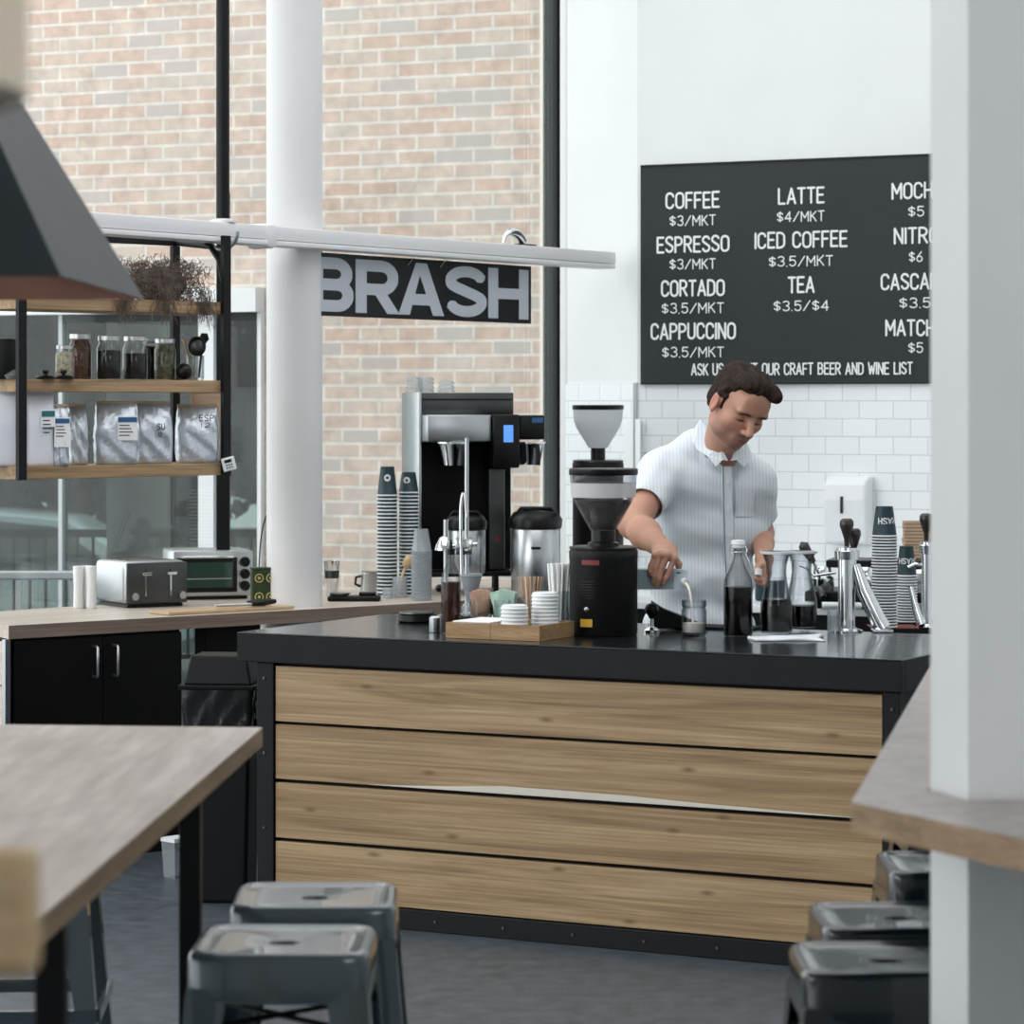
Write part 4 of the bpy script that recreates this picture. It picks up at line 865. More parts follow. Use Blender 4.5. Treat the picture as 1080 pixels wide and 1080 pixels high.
# paper cups
def cup_mesh(R, h, clear=False):
    bm = nb(); n = 24; prof = [(R, 0), (R+.0025, .0015), (R+.0025, .004), (R, .0055), (R*.985, .006), (R*.68, h), (R*.64, h), (.001, h-.002)]
    lathe(bm, prof, n, cap0=False, cap1=False, mats=[1, 1, 1, 1, 0, 0, 0] if not clear else [0]*7)
    for f in bm.faces: f.smooth = True
    me = bpy.data.meshes.new('paper_cup'); bmesh.ops.recalc_face_normals(bm, faces=bm.faces); bm.to_mesh(me); bm.free()
    for m in ((M['cup_green'], M['white_plastic']) if not clear else (M['cup_clear'],)): me.materials.append(m)
    me.set_sharp_from_angle(angle=math.radians(60)); return me
def cup_stack(px, pyb, pyt, hw_b, hw_t, topc, lab, grp, z0, logo, plane=None, off=Vector((0,0,0)), clear=False, n=None, lean=0):
    c = (plane(px, pyb) if plane else gb(px, pyb))+off; k = m_at(c.y); H = P(px, pyt, c.y).z-c.z
    R = (hw_b+hw_t)/2*k; ch = topc*k; pitch = .0155 if plane and not clear else .0102 if not clear else .0085; n = int(round((H-ch)/pitch))+1; pitch = (H-ch)/(n-1)
    me = cup_mesh(R, ch, clear)
    for i in range(n):
        o = bpy.data.objects.new('paper_cup' if not clear else 'plastic_cup', me); COL.objects.link(o); top = i == n-1
        dx = (px-540)*0
        o.location = c+Vector((lean*i/n, 0, i*pitch)); o['category'] = 'cup'
        if top: o['label'] = lab[0]
        else: o['label'] = lab[1]; o['group'] = grp
        s_ = 1-(1-hw_t/hw_b)*0*i/n
    if logo:
        th, wd, tr_ = logo; bm = nb(); R0 = R*.985
        z = ch*.62; rr = R0*(1-(.32)*z/ch)+.0022
        if tr_ == 'disc':
            for q, s_ in ((1, 0),): 
                pts = [(rr*math.sin(th+a_)*1.0, -rr*math.cos(th+a_), z+b_) for a_, b_ in [(wd/rr*math.cos(t)/1, wd*math.sin(t)) for t in [2*PI*j/20 for j in range(20)]]]
                cv = bm.verts.new(((rr+.0003)*math.sin(th), -(rr+.0003)*math.cos(th), z)); pv = [bm.verts.new(p) for p in pts]
                for j in range(20): bm.faces.new((cv, pv[j], pv[(j+1) % 20]))
            l = obj('round_logo', bm, M['white_plastic'], o)
            b2 = nb(); rr += .0006; pts = [(rr*math.sin(th+wd*.5*math.cos(t)/rr), -rr*math.cos(th+wd*.5*math.cos(t)/rr), z+wd*.5*math.sin(t)) for t in [2*PI*j/6 for j in range(6)]]
            b2.faces.new([b2.verts.new(p) for p in pts]); obj('logo_centre', b2, M['cup_green'], l)
        else:
            b0_ = nb(); writing(b0_, tr_, -.5*wd, .5*wd, 0, wd*.24, 0, .2, .22)
            for v in b0_.verts: a_ = th-v.co.x/rr; x, zz_ = v.co.x, v.co.z; v.co = Vector((math.sin(a_)*(rr+.0005-v.co.y*.2), -math.cos(a_)*(rr+.0005-v.co.y*.2), z-.1*ch-zz_))
            obj('lettering', b0_, M['white_plastic'], o)
    return c, n
cup_stack(935, 664, 534, 13.2, 13.2, 32, ('dark green paper cup upside down on top of the tall right hand stack', 'white rimmed green paper cup nested in the tall stack by the post'), 'paper cups in the tall right stack', 0, (.45, .085, 'BRASH'), off=Vector((0,.06,.004)))
cup_stack(957.5, 660, 576, 10.8, 10.8, 32, ('dark green paper cup on top of the shorter right hand stack', 'green paper cup nested in the shorter stack by the post'), 'paper cups in the shorter right stack', 0, (.15, .075, 'BRASH'), off=Vector((.012,.13,.004)))
single('red_cup_tray', B(-.06, .10, -.06, .11, 0, .0035, .001), M['red_dull'], 'thin dark red tray under the two right hand cup stacks', 'tray', gb(935, 664)+Vector((.015,.085,0)), 0)

# ================================================================ WINDOW COUNTER THINGS
def gw(px, py): return G(px, py, ZW+.001)
# toaster
c = gw(133, 641.5)
T = thing('toaster', 'polished steel four slot toaster with two black levers at the window counter', 'toaster', c+Vector((0,0,0)), WIN.ang-math.radians(8)); k = m_at(c.y)
# local: x along the front (to the right), y backwards... the long side runs to the left-back
Wt = .275; Dt = .30; Ht = .185
bm = box(nb(), 0, Wt, 0.012, Dt, .012, Ht, .022, 3); obj('shell', bm, M['steel'], T, 40)
obj('end_panel', box(nb(), .004, Wt-.004, 0, .0115, .014, Ht-.006, .005, 2), M['steel_dark'], T, 40)
for x in (.085, .195):
    obj('lever_slot', B(x-.004, x+.004, -.001, -.0001, .05, .15), M['black_plastic'], T); obj('lever', B(x-.022, x+.022, -.02, -.0012, .128, .142, .004), M['chrome'], T)
    obj('lever_stem', B(x-.004, x+.004, -.006, -.0011, .045, .1275, .001), M['chrome'], T)
for x in (.035, .245): obj('dial', TB([(x, 0-.0001, .045), (x, -.016, .045)], .015, 20), M['steel'], T, 40)
for y in (.05, .12, .19, .25): obj('bread_slot', B(.03, Wt-.03, y, y+.022, Ht+.0002, Ht+.001), M['black_plastic'], T)
obj('foot_base', B(.015, Wt-.015, .02, Dt-.01, 0, .0115), M['black_plastic'], T)
# stack of white paper sleeves
c = gw(89, 642); 
for j, (dx, dy) in enumerate(((-.028, 0), (.0, .028), (.024, -.004))):
    single('white_sleeve_stack', L([(.020, 0), (.021, .003), (.019, .08), (.022, .165), (.021, .168), (.014, .168)], 16), M['paper_white'], ['tall white sleeve of nested cups at the left end of the counter', 'tall white sleeve of nested cups behind the other two by the toaster', 'tall white sleeve of nested cups touching the toaster side'][j], 'cup sleeve', c+Vector((dx, dy+.03, 0)), smooth=50)
# toaster oven
c = gw(180, 634)
T = thing('toaster_oven', 'steel toaster oven with glass door and three dials behind the toaster', 'oven', c+Vector((0.005,.06,0)), WIN.ang-math.radians(24)); Wo, Ho, Do = .335, .205, .27
obj('shell', box(nb(), 0, Wo, .012, Do, .012, Ho, .012, 3), M['steel'], T, 40); obj('front_frame', box(nb(), 0, Wo, 0, .0115, .014, Ho-.004, .004, 2), M['steel'], T, 40)
d = obj('door', B(.012, Wo*.80, -.008, -.0002, .03, Ho-.03, .003), M['black_plastic'], T); obj('door_window', B(.035, Wo*.80-.02, -.0095, -.0082, .05, Ho-.05), M['car_glass'], d); obj('door_handle', box(box(box(nb(), .03, Wo*.8-.02, -.034, -.024, Ho-.032, Ho-.022, .003), .03, .04, -.024, -.0082, Ho-.032, Ho-.022), Wo*.8-.03, Wo*.8-.02, -.024, -.0082, Ho-.032, Ho-.022), M['chrome'], d)
obj('rack_line', B(.04, Wo*.80-.025, -.0104, -.0097, .085, .089), M['steel'], d)
for z in (.055, .105, .155): kn = obj('dial', TB([(Wo*.9, -.0002, z), (Wo*.9, -.02, z)], .018, 20), M['black_plastic'], T, 40); obj('dial_ring', TB([(Wo*.9, -.0001, z), (Wo*.9, -.004, z)], .022, 20), M['steel_dark'], kn, 40)
obj('foot_base', B(.02, Wo-.02, .02, Do-.02, 0, .0115), M['black_plastic'], T)
c = gw(183, 642); T = single('cutting_board', prism(nb(), [(0, 0), (.60, .0), (.60, .14), (0, .14)], 0, .012), M['board_wood'], 'long pale wooden cutting board in front of the toaster oven', 'cutting board', WIN.at(WIN.s_of(178, .05), ZW+.001, .05), WIN.ang); bevelled(T, .003)
# tongs / black handled gadget on the board
c = WIN.at(WIN.s_of(228, .11), ZW+.0135, .11); T = thing('kitchen_tongs', 'steel tongs with black handles lying on the cutting board', 'tongs', c, WIN.ang-.1)
for s_ in (-1, 1):
    obj('arm', TB([(0, s_*.004, .012), (.08, s_*.016, .012), (.15, s_*.016, .012)], .006, 8), M['steel'], T, 60); obj('grip', TB([(.151, s_*.017, .014), (.20, s_*.022, .016), (.26, s_*.012, .02)], [.010, .013, .009], 10), M['black_plastic'], T, 60)
c = gw(266, 632); T = thing('green_tin', 'dark green patterned tea tin with gold circles beside the white column', 'tin', WIN.at(WIN.s_of(266, .25), ZW+.001, .25), WIN.ang-.5)
obj('box', B(0, .10, 0, .06, 0, .145, .003), M['green_tin'], T); obj('lid', B(-.002, .102, -.002, .062, .1455, .158, .003), M['green_tin'], T)
for x, z in ((.028, .115), (.074, .115), (.028, .04), (.074, .04)): obj('gold_ring', tube(nb(), [(x+.016*math.cos(t), -.0022, z+.016*math.sin(t)) for t in [2*PI*j/16 for j in range(17)]], .0022, 5, False), M['gold'], T, 60); obj('gold_dot', TB([(x, -.0002, z), (x, -.003, z)], .006, 12), M['gold'], T)
single('thin_cable', TB(bez(WIN.at(WIN.s_of(283, .5), 1.27, .5), WIN.at(WIN.s_of(272, .5), 1.2, .5), WIN.at(WIN.s_of(274, .45), 1.05, .45), WIN.at(WIN.s_of(272, .42), ZW+.003, .42)), .003, 6), M['black_plastic'], 'thin black cable rising from the counter beside the white column', 'cable')
# shaker, pitcher, scale, knives
c = gw(350, 629); T = thing('cocktail_shaker', 'tall steel shaker just right of the white column', 'shaker', c); obj('body', L([(.024, 0), (.026, .003), (.034, .15), (.035, .152), (.033, .151), (.024, .01)], 28, cap1=False), M['chrome'], T, 40); obj('grip_band', L([(.0295, .07), (.0325, .11)], 28, cap0=False, cap1=False), M['steel_dark'], T)
c = gw(391, 625)+Vector((0,.03,0)); T = thing('milk_pitcher', 'short brushed steel milk pitcher with black knob on the window counter', 'pitcher', c)
obj('body', L([(.046, 0), (.047, .004), (.040, .085), (.042, .09), (.040, .089), (.044, .008)], 32, cap1=False), M['steel'], T, 40); obj('handle', TB([(-.043, 0, .07), (-.065, 0, .065), (-.068, 0, .035), (-.046, 0, .025)], .006, 8), M['black_plastic'], T, 50)
c = gw(358, 634)+Vector((0,0.02,0)); T = thing('black_tool_roll', 'flat black kitchen scale with steel dish between shaker and pitcher', 'scale', c, WIN.ang-.7); obj('base', box(nb(), -.05, .17, -.04, .05, 0, .022, .009, 3), M['black_plastic'], T, 40); obj('dish', L([(.035, .0225), (.048, .034), (.046, .034), (.03, .026)], 28, c=(.0, .0, 0)), M['steel'], T, 40); obj('raised_pad', B(.08, .15, -.02, .035, .0225, .036, .004), M['black_plastic'], T)
# cups on the counter
o1 = Vector((0,.0,0))
cup_stack(408.5, 629, 492, 10.6, 10.6, 31, ('dark green paper cup with round logo topping the left stack by the brewer', 'green paper cup nested in the left stack by the brewer'), 'paper cups in the left stack by the brewer', 0, (.05, .0145, 'disc'), plane=gw)
cup_stack(431, 628, 498, 10.6, 10.6, 22, ('dark green paper cup with round logo topping the right stack by the brewer', 'green paper cup nested in the right stack by the brewer'), 'paper cups in the right stack by the brewer', 0, (-.2, .0145, 'disc'), plane=gw)
cup_stack(444.5, 633, 558, 10.5, 10.5, 24, ('clear plastic cup topping the short stack left of the brewer', 'clear plastic cup nested in the short stack left of the brewer'), 'clear cups left of the brewer', 0, None, plane=gw, clear=True)
c = gw(421.5, 630); T = tumbler('dipper_glass', 'small clear glass holding a wooden honey dipper before the cup stacks', 'glass', c, .031, .085, gm='plastic_clear')
T = thing('honey_dipper', 'wooden honey dipper leaning in the small clear glass', 'dipper', c+Vector((-.012,0,.01)))
obj('stick', TB([(0,0,0), (.034,0,.115)], .006, 10), M['wood_stick'], T, 60); obj('head', TB([(.035,0,.116), (.038,0,.122), (.050,0,.145), (.056,0,.162), (.060,0,.168)], [.011,.019,.021,.018,.009], 16), M['tan_wood'], T, 60)
tumbler('shot_glass', 'tiny shot glass beside the dipper glass', 'glass', gw(409, 631)+Vector((0,0,0)), .022, .045, gm='plastic_clear')

# ---- coffee brewer
Yb = 12.95; cL = P(450, 500, Yb); T = thing('coffee_brewer', 'tall twin steel coffee brewer with small blue screen and black spouts on the window counter', 'coffee machine', (cL.x, Yb, ZW+.001), -BA*0+math.radians(14)); k = m_at(Yb)
X = lambda px: (px-450)*k*1.03; Z = lambda py: EYE-(py-HOR)*k-ZW-.001
ztop = Z(413.5); Wb = X(547)*1.02
obj('back_tower', box(nb(), 0, Wb, .16, .46, Z(604), ztop, .004), M['steel'], T, 30)
obj('left_side_panel', box(nb(), -.012, -.0005, .10, .46, Z(604), ztop, .003), M['steel'], T, 30)
obj('top_fascia', box(nb(), 0.001, Wb, .120, .159, Z(437), ztop-.002, .003), M['steel_dark'], T, 30)
obj('top_lip', B(.0, Wb-.005, .112, .1195, Z(422), Z(420.5)), M['black_plastic'], T)
obj('brew_head', box(nb(), 0.0, X(517), -.02, .155, Z(466), Z(437.5), .006, 2), M['steel'], T, 30)
obj('brew_head', box(nb(), X(547), X(574), -.02, .155, Z(464), Z(438), .006, 2), M['black_plastic'], T, 30)
obj('control_box', box(nb(), X(518), X(546), -.045, .155, Z(494), Z(437), .010, 2), M['black_plastic'], T, 30)
obj('blue_screen', B(X(528.5), X(538.5), -.0475, -.0455, Z(466.5), Z(448.5)), M['screen'], T)
obj('badge', B(X(560), X(572), -.022, -.0203, Z(446), Z(440.5)), M['label_blue'], T)
for a, b in ((482, 19.5), (562, 17)):
    x = X(a); q = obj('brew_basket', L([(b*.66*k, Z(491)), (b*.9*k, Z(469)), (b*k, Z(468)), (b*k, Z(466.3))], 28, c=(x, .05, 0)), M['chrome'], T, 40)
    obj('basket_handle', TB([(x, .05-b*k*.9, Z(470)), (x+.008, -.05, Z(471)), (x+.01, -.06, Z(480)), (x+.008, -.06, Z(491))], .011, 10), M['black_plastic'], q, 50)
obj('spine', B(X(521), X(538), .09, .159, Z(603), Z(495), .003), M['steel_dark'], T)
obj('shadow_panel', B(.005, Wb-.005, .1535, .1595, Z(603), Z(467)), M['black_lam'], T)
obj('red_badge', TB([(X(530), .0895, Z(571)), (X(530), .086, Z(571))], .011, 16), M['red_dull'], T)
obj('drip_base', box(nb(), -.01, Wb, 0.0, .45, Z(609), Z(604.2), .003), M['black_plastic'], T)
for x in (.004, X(522), Wb-.03):
    for y in (.03, .40): obj('foot', L([(.012, 0), (.012, Z(609.2))], 14, c=(x+.012, y, 0)), M['black_plastic'], T, 40)
TT = T
def server(px, Yc, label, hw, pyt, pyb, lidh, z0=None, logo=True):
    p = P(px, pyb, Yc); kk = m_at(Yc); S_ = thing('thermal_server', label, 'coffee server', (p.x, Yc, z0 if z0 else p.z)); h = P(px, pyt, Yc).z-S_.location.z; r = hw*kk
    obj('steel_body', L([(r*.96, 0), (r, .006), (r, h-lidh), (r*.97, h-lidh+.004)], 36), M['steel'], S_, 40)
    obj('black_lid', L([(r*1.05, h-lidh+.005), (r*1.08, h-lidh*.5), (r*.9, h-.012), (r*.3, h)], 36), M['black_plastic'], S_, 50)
    obj('carry_handle', TB([(-r*1.02, 0, h-lidh*.6), (-r*.6, -.02, h+.004), (r*.6, -.02, h+.004), (r*1.02, 0, h-lidh*.6)], .009, 10), M['black_plastic'], S_, 50)
    obj('spigot', TB([(0, -r, .06), (0, -r-.035, .055), (0, -r-.04, .03)], .009, 10), M['black_plastic'], S_, 50)
    obj('badge', B(-.02, .02, -r-.003, -r-.0005, h*.55, h*.58), M['black_plastic'], S_)
zdrip = ZW+.001+Z(604.2)+.001
server(491, 12.93, 'steel thermal server with black lid standing inside the left half of the brewer', 21, 541, 604, .075, zdrip)
server(565, 12.87, 'wide steel thermal server with black lid beside the right of the brewer', 26, 537, 618, .085, ZW+.001)
# clear plastic lids on top of the brewer
for i, (px, y, n) in enumerate(((447, .33, 4), (462, .38, 4), (480, .3, 3))):
    for j in range(n):
        m = TT.matrix_basis; v = Matrix.Translation(TT.location) @ Matrix.Rotation(TT.rotation_euler.z, 4, 'Z') @ Vector((X(px)+.03, y, ztop+.001+j*.0165))
        single('clear_dome_lid', L([(.036, 0), (.038, .002), (.030, .015), (.022, .0162)], 20, cap0=False), M['plastic_clear'], 'clear plastic dome lid in the %s pile on top of the brewer' % ('left', 'middle', 'right')[i], 'cup lid', v, group='dome lids in the %s pile on the brewer' % ('left', 'middle', 'right')[i], smooth=50)
# hand press juicer between brewer and bar
c = gb(488, 654)+Vector((0,.12,0)); k = m_at(c.y); T = thing('lever_juicer', 'chrome hand lever press with grey cone funnel on the bar end', 'juicer', c)
zz_ = lambda py: P(488, py, c.y).z-ZB-.001
obj('base', box(nb(), -.055, .05, -.05, .06, 0, .018, .006, 2), M['chrome'], T, 40)
obj('left_rod', TB([(-.062, .0, .0), (-.062, 0, zz_(548))], .0085, 14), M['steel'], T, 60); obj('main_rod', TB([(.012, .03, .0185), (.012, .03, zz_(462))], .0075, 14), M['steel'], T, 60)
obj('lever', TB(bez((-.005, -.02, zz_(607)), (-.008, -.02, zz_(560)), (-.015, -.02, zz_(519)), (.006, -.02, zz_(519)), 10)+[Vector((.013, -.02, zz_(545)))], .006, 10), M['chrome'], T, 60)
obj('gear_head', box(nb(), -.03, .035, -.015, .045, zz_(585), zz_(568), .006, 2), M['chrome'], T, 40)
obj('gear_knob', TB([(-.08, .0, zz_(577)), (.05, 0, zz_(574))], .008, 12), M['chrome'], T, 60)
obj('bell', L([(.034, zz_(580)), (.03, zz_(575)), (.016, zz_(567)), (.006, zz_(565))], 24, c=(-.068, -.015, 0)), M['chrome'], T, 50)
obj('funnel', L([(.012, zz_(634)), (.018, zz_(632)), (.038, zz_(608)), (.041, zz_(607.5)), (.041, zz_(605))], 28, c=(.028, -.012, 0)), M['grey_translucent'], T, 40)
obj('drip_cup', L([(.03, .0185), (.034, zz_(640)), (.026, zz_(636)), (.014, zz_(634.5))], 24, c=(.028, -.012, 0)), M['plastic_clear'], T, 40)
obj('black_grip', sphere(nb(), (-.085, -.02, zz_(620)), .014), M['black_plastic'], T, True)

# ================================================================ SHELF UNIT
sh = SHF; LS = (Vector((-1.0875, 11.6))-Vector((-1.757, 10.9))).length; DS = .30; z1, z2, z3 = 1.49, 1.806, 2.105; th = .046
T = thing('hanging_shelf', 'black steel frame hung from the beam with three thick oak shelves', 'shelf', sh.at(0, 0), sh.ang)
for z in (z1, z2, z3): o = obj('shelf_board', B(.001 if z != z3 else .001, LS-.001, .0205, DS, z-th, z, .002), M['oak_shelf'], T)
for x, y, za, zb_ in ((0, 0, z1-th-.002, 2.33), (LS, 0, z1-th-.002, 2.36), (0, DS+.0005, z1-th, 2.33), (LS, DS+.0005, z1-th, 2.33)):
    obj('frame_post', B(x-.018, x+.018, y, y+.02, za, zb_, .001), M['black_steel'], T)
obj('frame_top_rail', B(-.018, LS+.018, DS+.001, DS+.02, 2.331, 2.355), M['black_steel'], T)
obj('frame_side_rail', TB([(LS, .021, 2.18), (LS, .05, 2.27), (LS, .10, 2.322), (LS, DS-.002, 2.343)], .012, 8), M['black_steel'], T, 50)
for y in (.021,): obj('frame_side_rail', B(-.012, .012, .021, DS, 2.31, 2.33), M['black_steel'], T)
q = WIN.at(WIN.s_of(234.5, .62), 0, .62)
T = thing('shelf_prop', 'slim black upright standing on the window counter behind the shelf end', 'post', FAC.at(FAC.s_of(235.5, -.16), 0, -.16)); obj('upright', B(-.028, .028, -.012, .012, ZW+.001, 2.6), M['black_steel'], T)
def sp_(px, d, z): s = sh.s_of(px, d); return sh.at(s, z+.001, d)
def kk(px, d): return m_at(sp_(px, d, 0).y)
def jar(label, px, d, hw, pyt, fill, mt, pyb=399):
    c = sp_(px, d, z2); k = m_at(c.y); r = hw*k; h = P(px, pyt, c.y).z-c.z; T = thing('glass_jar', label, 'jar', c)
    obj('glass_wall', L([(r*.9, 0), (r, .008), (r, h*.72), (r*.82, h*.82), (r*.82, h*.88)], 28), M['glass'], T, 50)
    obj('contents', L([(r*.86, .004), (r*.93, .01), (r*.93, h*min(fill, .72))]+([(r*.78, h*fill)] if fill > .73 else [])+[(.001, h*fill+.004)], 24), M[mt], T, 50)
    obj('screw_lid', L([(r*.88, h*.885), (r*.9, h*.89), (r*.9, h*.985), (r*.8, h)], 28), M['lid_metal'], T, 40)
jar('tall jar of brown spice blend behind a short jar on the middle shelf', 84.5, .20, 12.2, 352, .86, 'spice')
jar('short jar of pale flakes in front of the tall brown jar', 68, .08, 9.5, 364, .8, 'oats')
jar('jar two thirds full of black tea, third from the shelf left', 115, .14, 13, 354, .66, 'herb_dark')
jar('jar of black tea with large clear gap, just right of the middle shelf centre', 142.5, .14, 13.2, 354.5, .6, 'herb_dark')
jar('slim jar of dark leaves half hidden between two jars', 158, .23, 8, 357, .8, 'herb_dark')
jar('jar full of dark greenish herb at the right of the jar row', 174, .13, 11.5, 357, .84, 'herb_green')
c = sp_(206, .13, z2); T = tumbler('utensil_jar', 'clear jar holding spoons and strainer at the shelf right end', 'jar', c, .034, .095)
T = thing('tea_strainer', 'round mesh strainer with dark rim standing in the utensil jar', 'strainer', c+Vector((.006,-.005,.012)))
obj('handle', TB([(0,0,0), (.002,-.006,.085)], .0045, 8), M['steel'], T, 50); b = nb(); tube(b, [(.002+.030*math.cos(t), -.008, .118+.034*math.sin(t)) for t in [2*PI*j/24 for j in range(25)]], .005, 8, False); obj('rim', b, M['black_plastic'], T, 60)
obj('mesh_bowl', sphere(nb(), (.002, -.006, .118), .028, 20, 1.1, .35), M['steel_dark'], T, True)
single('wooden_spoon', TB([(0,0,.0), (-.03,.004,.12), (-.038,.004,.15)], [.004,.004,.009], 8), M['tan_wood'], 'wooden spoon leaning left in the utensil jar', 'spoon', c+Vector((-.008,.012,.011)), smooth=60)
single('slotted_ladle', TB([(0,0,0), (.012,.004,.12), (.02,.002,.15), (.022,0,.17)], [.004,.005,.02,.012], 10), M['black_plastic'], 'black ladle behind the strainer in the utensil jar', 'ladle', c+Vector((.012,.014,.011)), smooth=60)
for i, (px, lb) in enumerate(((48, 'squat black lid with knob on the middle shelf, left one'), (67, 'squat black lid with knob on the middle shelf, before the short jar'))):
    single('knob_lid', L([(.036, 0), (.037, .006), (.03, .012), (.008, .014), (.007, .02), (.014, .026), (.012, .032), (.004, .034)], 24), M['black_plastic'], lb, 'lid', sp_(px, .035, z2), smooth=50)
single('round_black_timer', sphere(nb(), (0, 0, .032), .032), M['black_plastic'], 'round black ball shaped timer before the utensil jar', 'timer', sp_(194, .06, z2), smooth=True)
c = sp_(10, .2, z2); single('black_canister', L([(.062, 0), (.064, .005), (.058, .13), (.052, .14), (.03, .146)], 28), M['matte_black'], 'large matt black canister at the left end of the middle shelf', 'canister', sp_(4, .14, z2), smooth=50)
single('steel_dish', L([(.03, 0), (.04, .012), (.012, .03), (.006, .034)], 24), M['steel'], 'small steel lidded dish beside the frame post on the middle shelf', 'dish', sp_(16, .05, z2), smooth=50)
# bags
def bag(label, px, d, wpx, pyt, mt, depth=.09, seed=1, rz=0, tag=None, fold=.9, ink=None, straight=False):
    c = sp_(px, d, z1); k = m_at(c.y); w_ = wpx*k; h = P(px, pyt, c.y).z-c.z; T = thing('coffee_bag', label, 'bag', c, sh.ang*.35+rz)
    rnd = np.random.default_rng(seed); bm = nb(); n = 40; m = 18; rs = []; ph = rnd.uniform(0, 6, 8)
    for j in range(m+1):
        t = j/m; z = h*t; dd = depth/2*(1 if t < .12 else 1)*(1-.86*max(0, (t-.55)/.45)**1.6)*(.92+.08*min(1, t*8)); ww = w_/2*(1-.03*math.sin(t*PI)) if straight else w_/2*(.93+.07*math.sin(t*PI*1.1+.2))
        r = []
        for i in range(n):
            a = 2*PI*i/n; c_, s_ = math.cos(a), math.sin(a); p = 4.2; q = (abs(c_)**p+abs(s_)**p)**(-1/p); x, y = c_*q*ww, s_*q*dd
            cr = 0 if straight else .0045*math.sin(z*70+ph[0]+i*.9)+.004*math.sin(i*2.3+ph[1]+z*40)+.003*math.sin(z*160+i*1.7)
            f = 1 if .03 < t < .97 else .3; r.append(bm.verts.new((x*(1+cr*f*4), y+(cr*f if s_ < 0 else -cr*f), z)))
        rs.append(r)
    for a, b in zip(rs, rs[1:]): bridge(bm, a, b)
    bm.faces.new(list(reversed(rs[0]))); bm.faces.new(rs[-1]); obj('bag_body', bm, M[mt], T, True)
    o = obj('top_fold', box(nb(), -w_/2*.93, w_/2*.93, -.008, .008, h+.0005, h+.010, .002), M[mt if straight else 'kraft' if seed % 2 else mt], T)
    if tag:
        tm, x0, x1, y0, y1 = tag; a, b = -w_/2+w_*x0, -w_/2+w_*x1; lb = obj('paper_label', B(a, b, -depth/2-.007, -depth/2-.0055, h*y0, h*y1), M['paper_white'], T); obj('label_band', B(a+.002, b-.002, -depth/2-.0085, -depth/2-.0072, h*(y1-.10), h*(y1-.02)), M[tm], lb)
        for q in range(4): obj('label_line', B(a+.006, a+(b-a)*(.6+.08*(q % 3)), -depth/2-.008, -depth/2-.0072, h*(y1-.16-.055*q), h*(y1-.145-.055*q)), M['ink'], lb)
    if ink:
        bm = nb(); writing(bm, ink[0], -w_*.5+w_*ink[1], -w_*.5+w_*ink[2], h*ink[3], h*.10, -depth/2-.0065, .14, .25); obj('handwriting', bm, M['ink'], T)
        bm = nb(); writing(bm, '12', -w_*.5+w_*(ink[1]+.05), -w_*.5+w_*(ink[2]-.08), h*(ink[3]-.13), h*.07, -depth/2-.0065, .14, .25); obj('handwriting', bm, M['ink'], T)
    return T
bag('silver bag with scribbled letters on its upper right, last on the low shelf', 208, .10, 46, 429, 'foil', .12, 3, -.12, ink=('ESP', .52, .86, .80))
bag('silver bag with a small scribble in the middle, second from the right', 161, .11, 40, 426, 'foil', .11, 5, .1, ink=('SU', .5, .72, .62))
bag('silver bag with blue banded white label, centre of the low shelf', 122, .10, 46, 426, 'foil', .12, 7, -.05, tag=('label_blue', .50, .96, .40, .80))
bag('narrow silver bag without label between kraft and centre bags', 81, .14, 21, 429, 'foil', .10, 9, .1)
bag('kraft topped bag with blue banded label beside the white bag', 64, .05, 17, 429, 'foil', .07, 11, 0, tag=('label_blue', .02, .98, .32, .82))
bag('tall smooth white bag with green banded label behind the frame post', 41, .10, 31, 415, 'bag_white', .11, 2, 0, tag=('label_green', .5, .98, .54, .78), straight=True)
bag('tall smooth white bag at the far left end of the low shelf', 4, .14, 32, 415, 'bag_white', .11, 4, 0, straight=True)
bag('kraft brown bag behind the silver bags at the right corner', 218, .22, 34, 414, 'kraft', .07, 6, 0, straight=True)
# timer hung on the post
c = sh.at(LS, 1.487, -.002); T = thing('kitchen_timer', 'small white square timer stuck on the post at the low shelf end', 'timer', c+Vector((.004, -.014, 0)), sh.ang*.4); T.rotation_euler = (0, -math.radians(14), sh.ang*.4)
obj('case', box(nb(), -.026, .026, -.010, 0, -.026, .026, .004), M['white_plastic'], T); obj('display', B(-.016, .012, -.0115, -.0102, .006, .018), M['ink'], T)
for i in range(3):
    for j in range(2): obj('button', B(-.014+i*.01, -.008+i*.01, -.0115, -.0102, -.006-j*.01, -.001-j*.01), M['ink'], T)
# dried moss plant
c = sp_(178, .12, z3); k = m_at(c.y); T = thing('dried_plant', 'shaggy grey brown dried plant spilling over the top shelf', 'plant', c, sh.ang)
rng = random.Random(5); bm = nb()
for i in range(1500):
    x = rng.uniform(-.24, .135); y = rng.uniform(-.1, .10); z = rng.uniform(.0, .15)
    if (abs(x+.05)/.2)**4+(z/.16)**4 > 1: continue
    a = Vector((x, y, z)); pts = [a]; d = Vector((rng.gauss(0,1), rng.gauss(0,1), rng.gauss(0,1))).normalized()
    for s_ in range(4): d = (d+Vector((rng.gauss(0,.9), rng.gauss(0,.9), rng.gauss(0,.9)))).normalized(); pts.append(pts[-1]+d*.012)
    for a_, b_ in zip(pts, pts[1:]):
        n_ = (b_-a_).orthogonal().normalized()*.0011; n2 = (b_-a_).cross(n_).normalized()*.0011
        v = [bm.verts.new(p) for p in (a_+n_, a_-n_*.5+n2, a_-n_*.5-n2, b_+n_, b_-n_*.5+n2, b_-n_*.5-n2)]
        for q in ((0,1,4,3), (1,2,5,4), (2,0,3,5)): bm.faces.new([v[w__] for w__ in q])
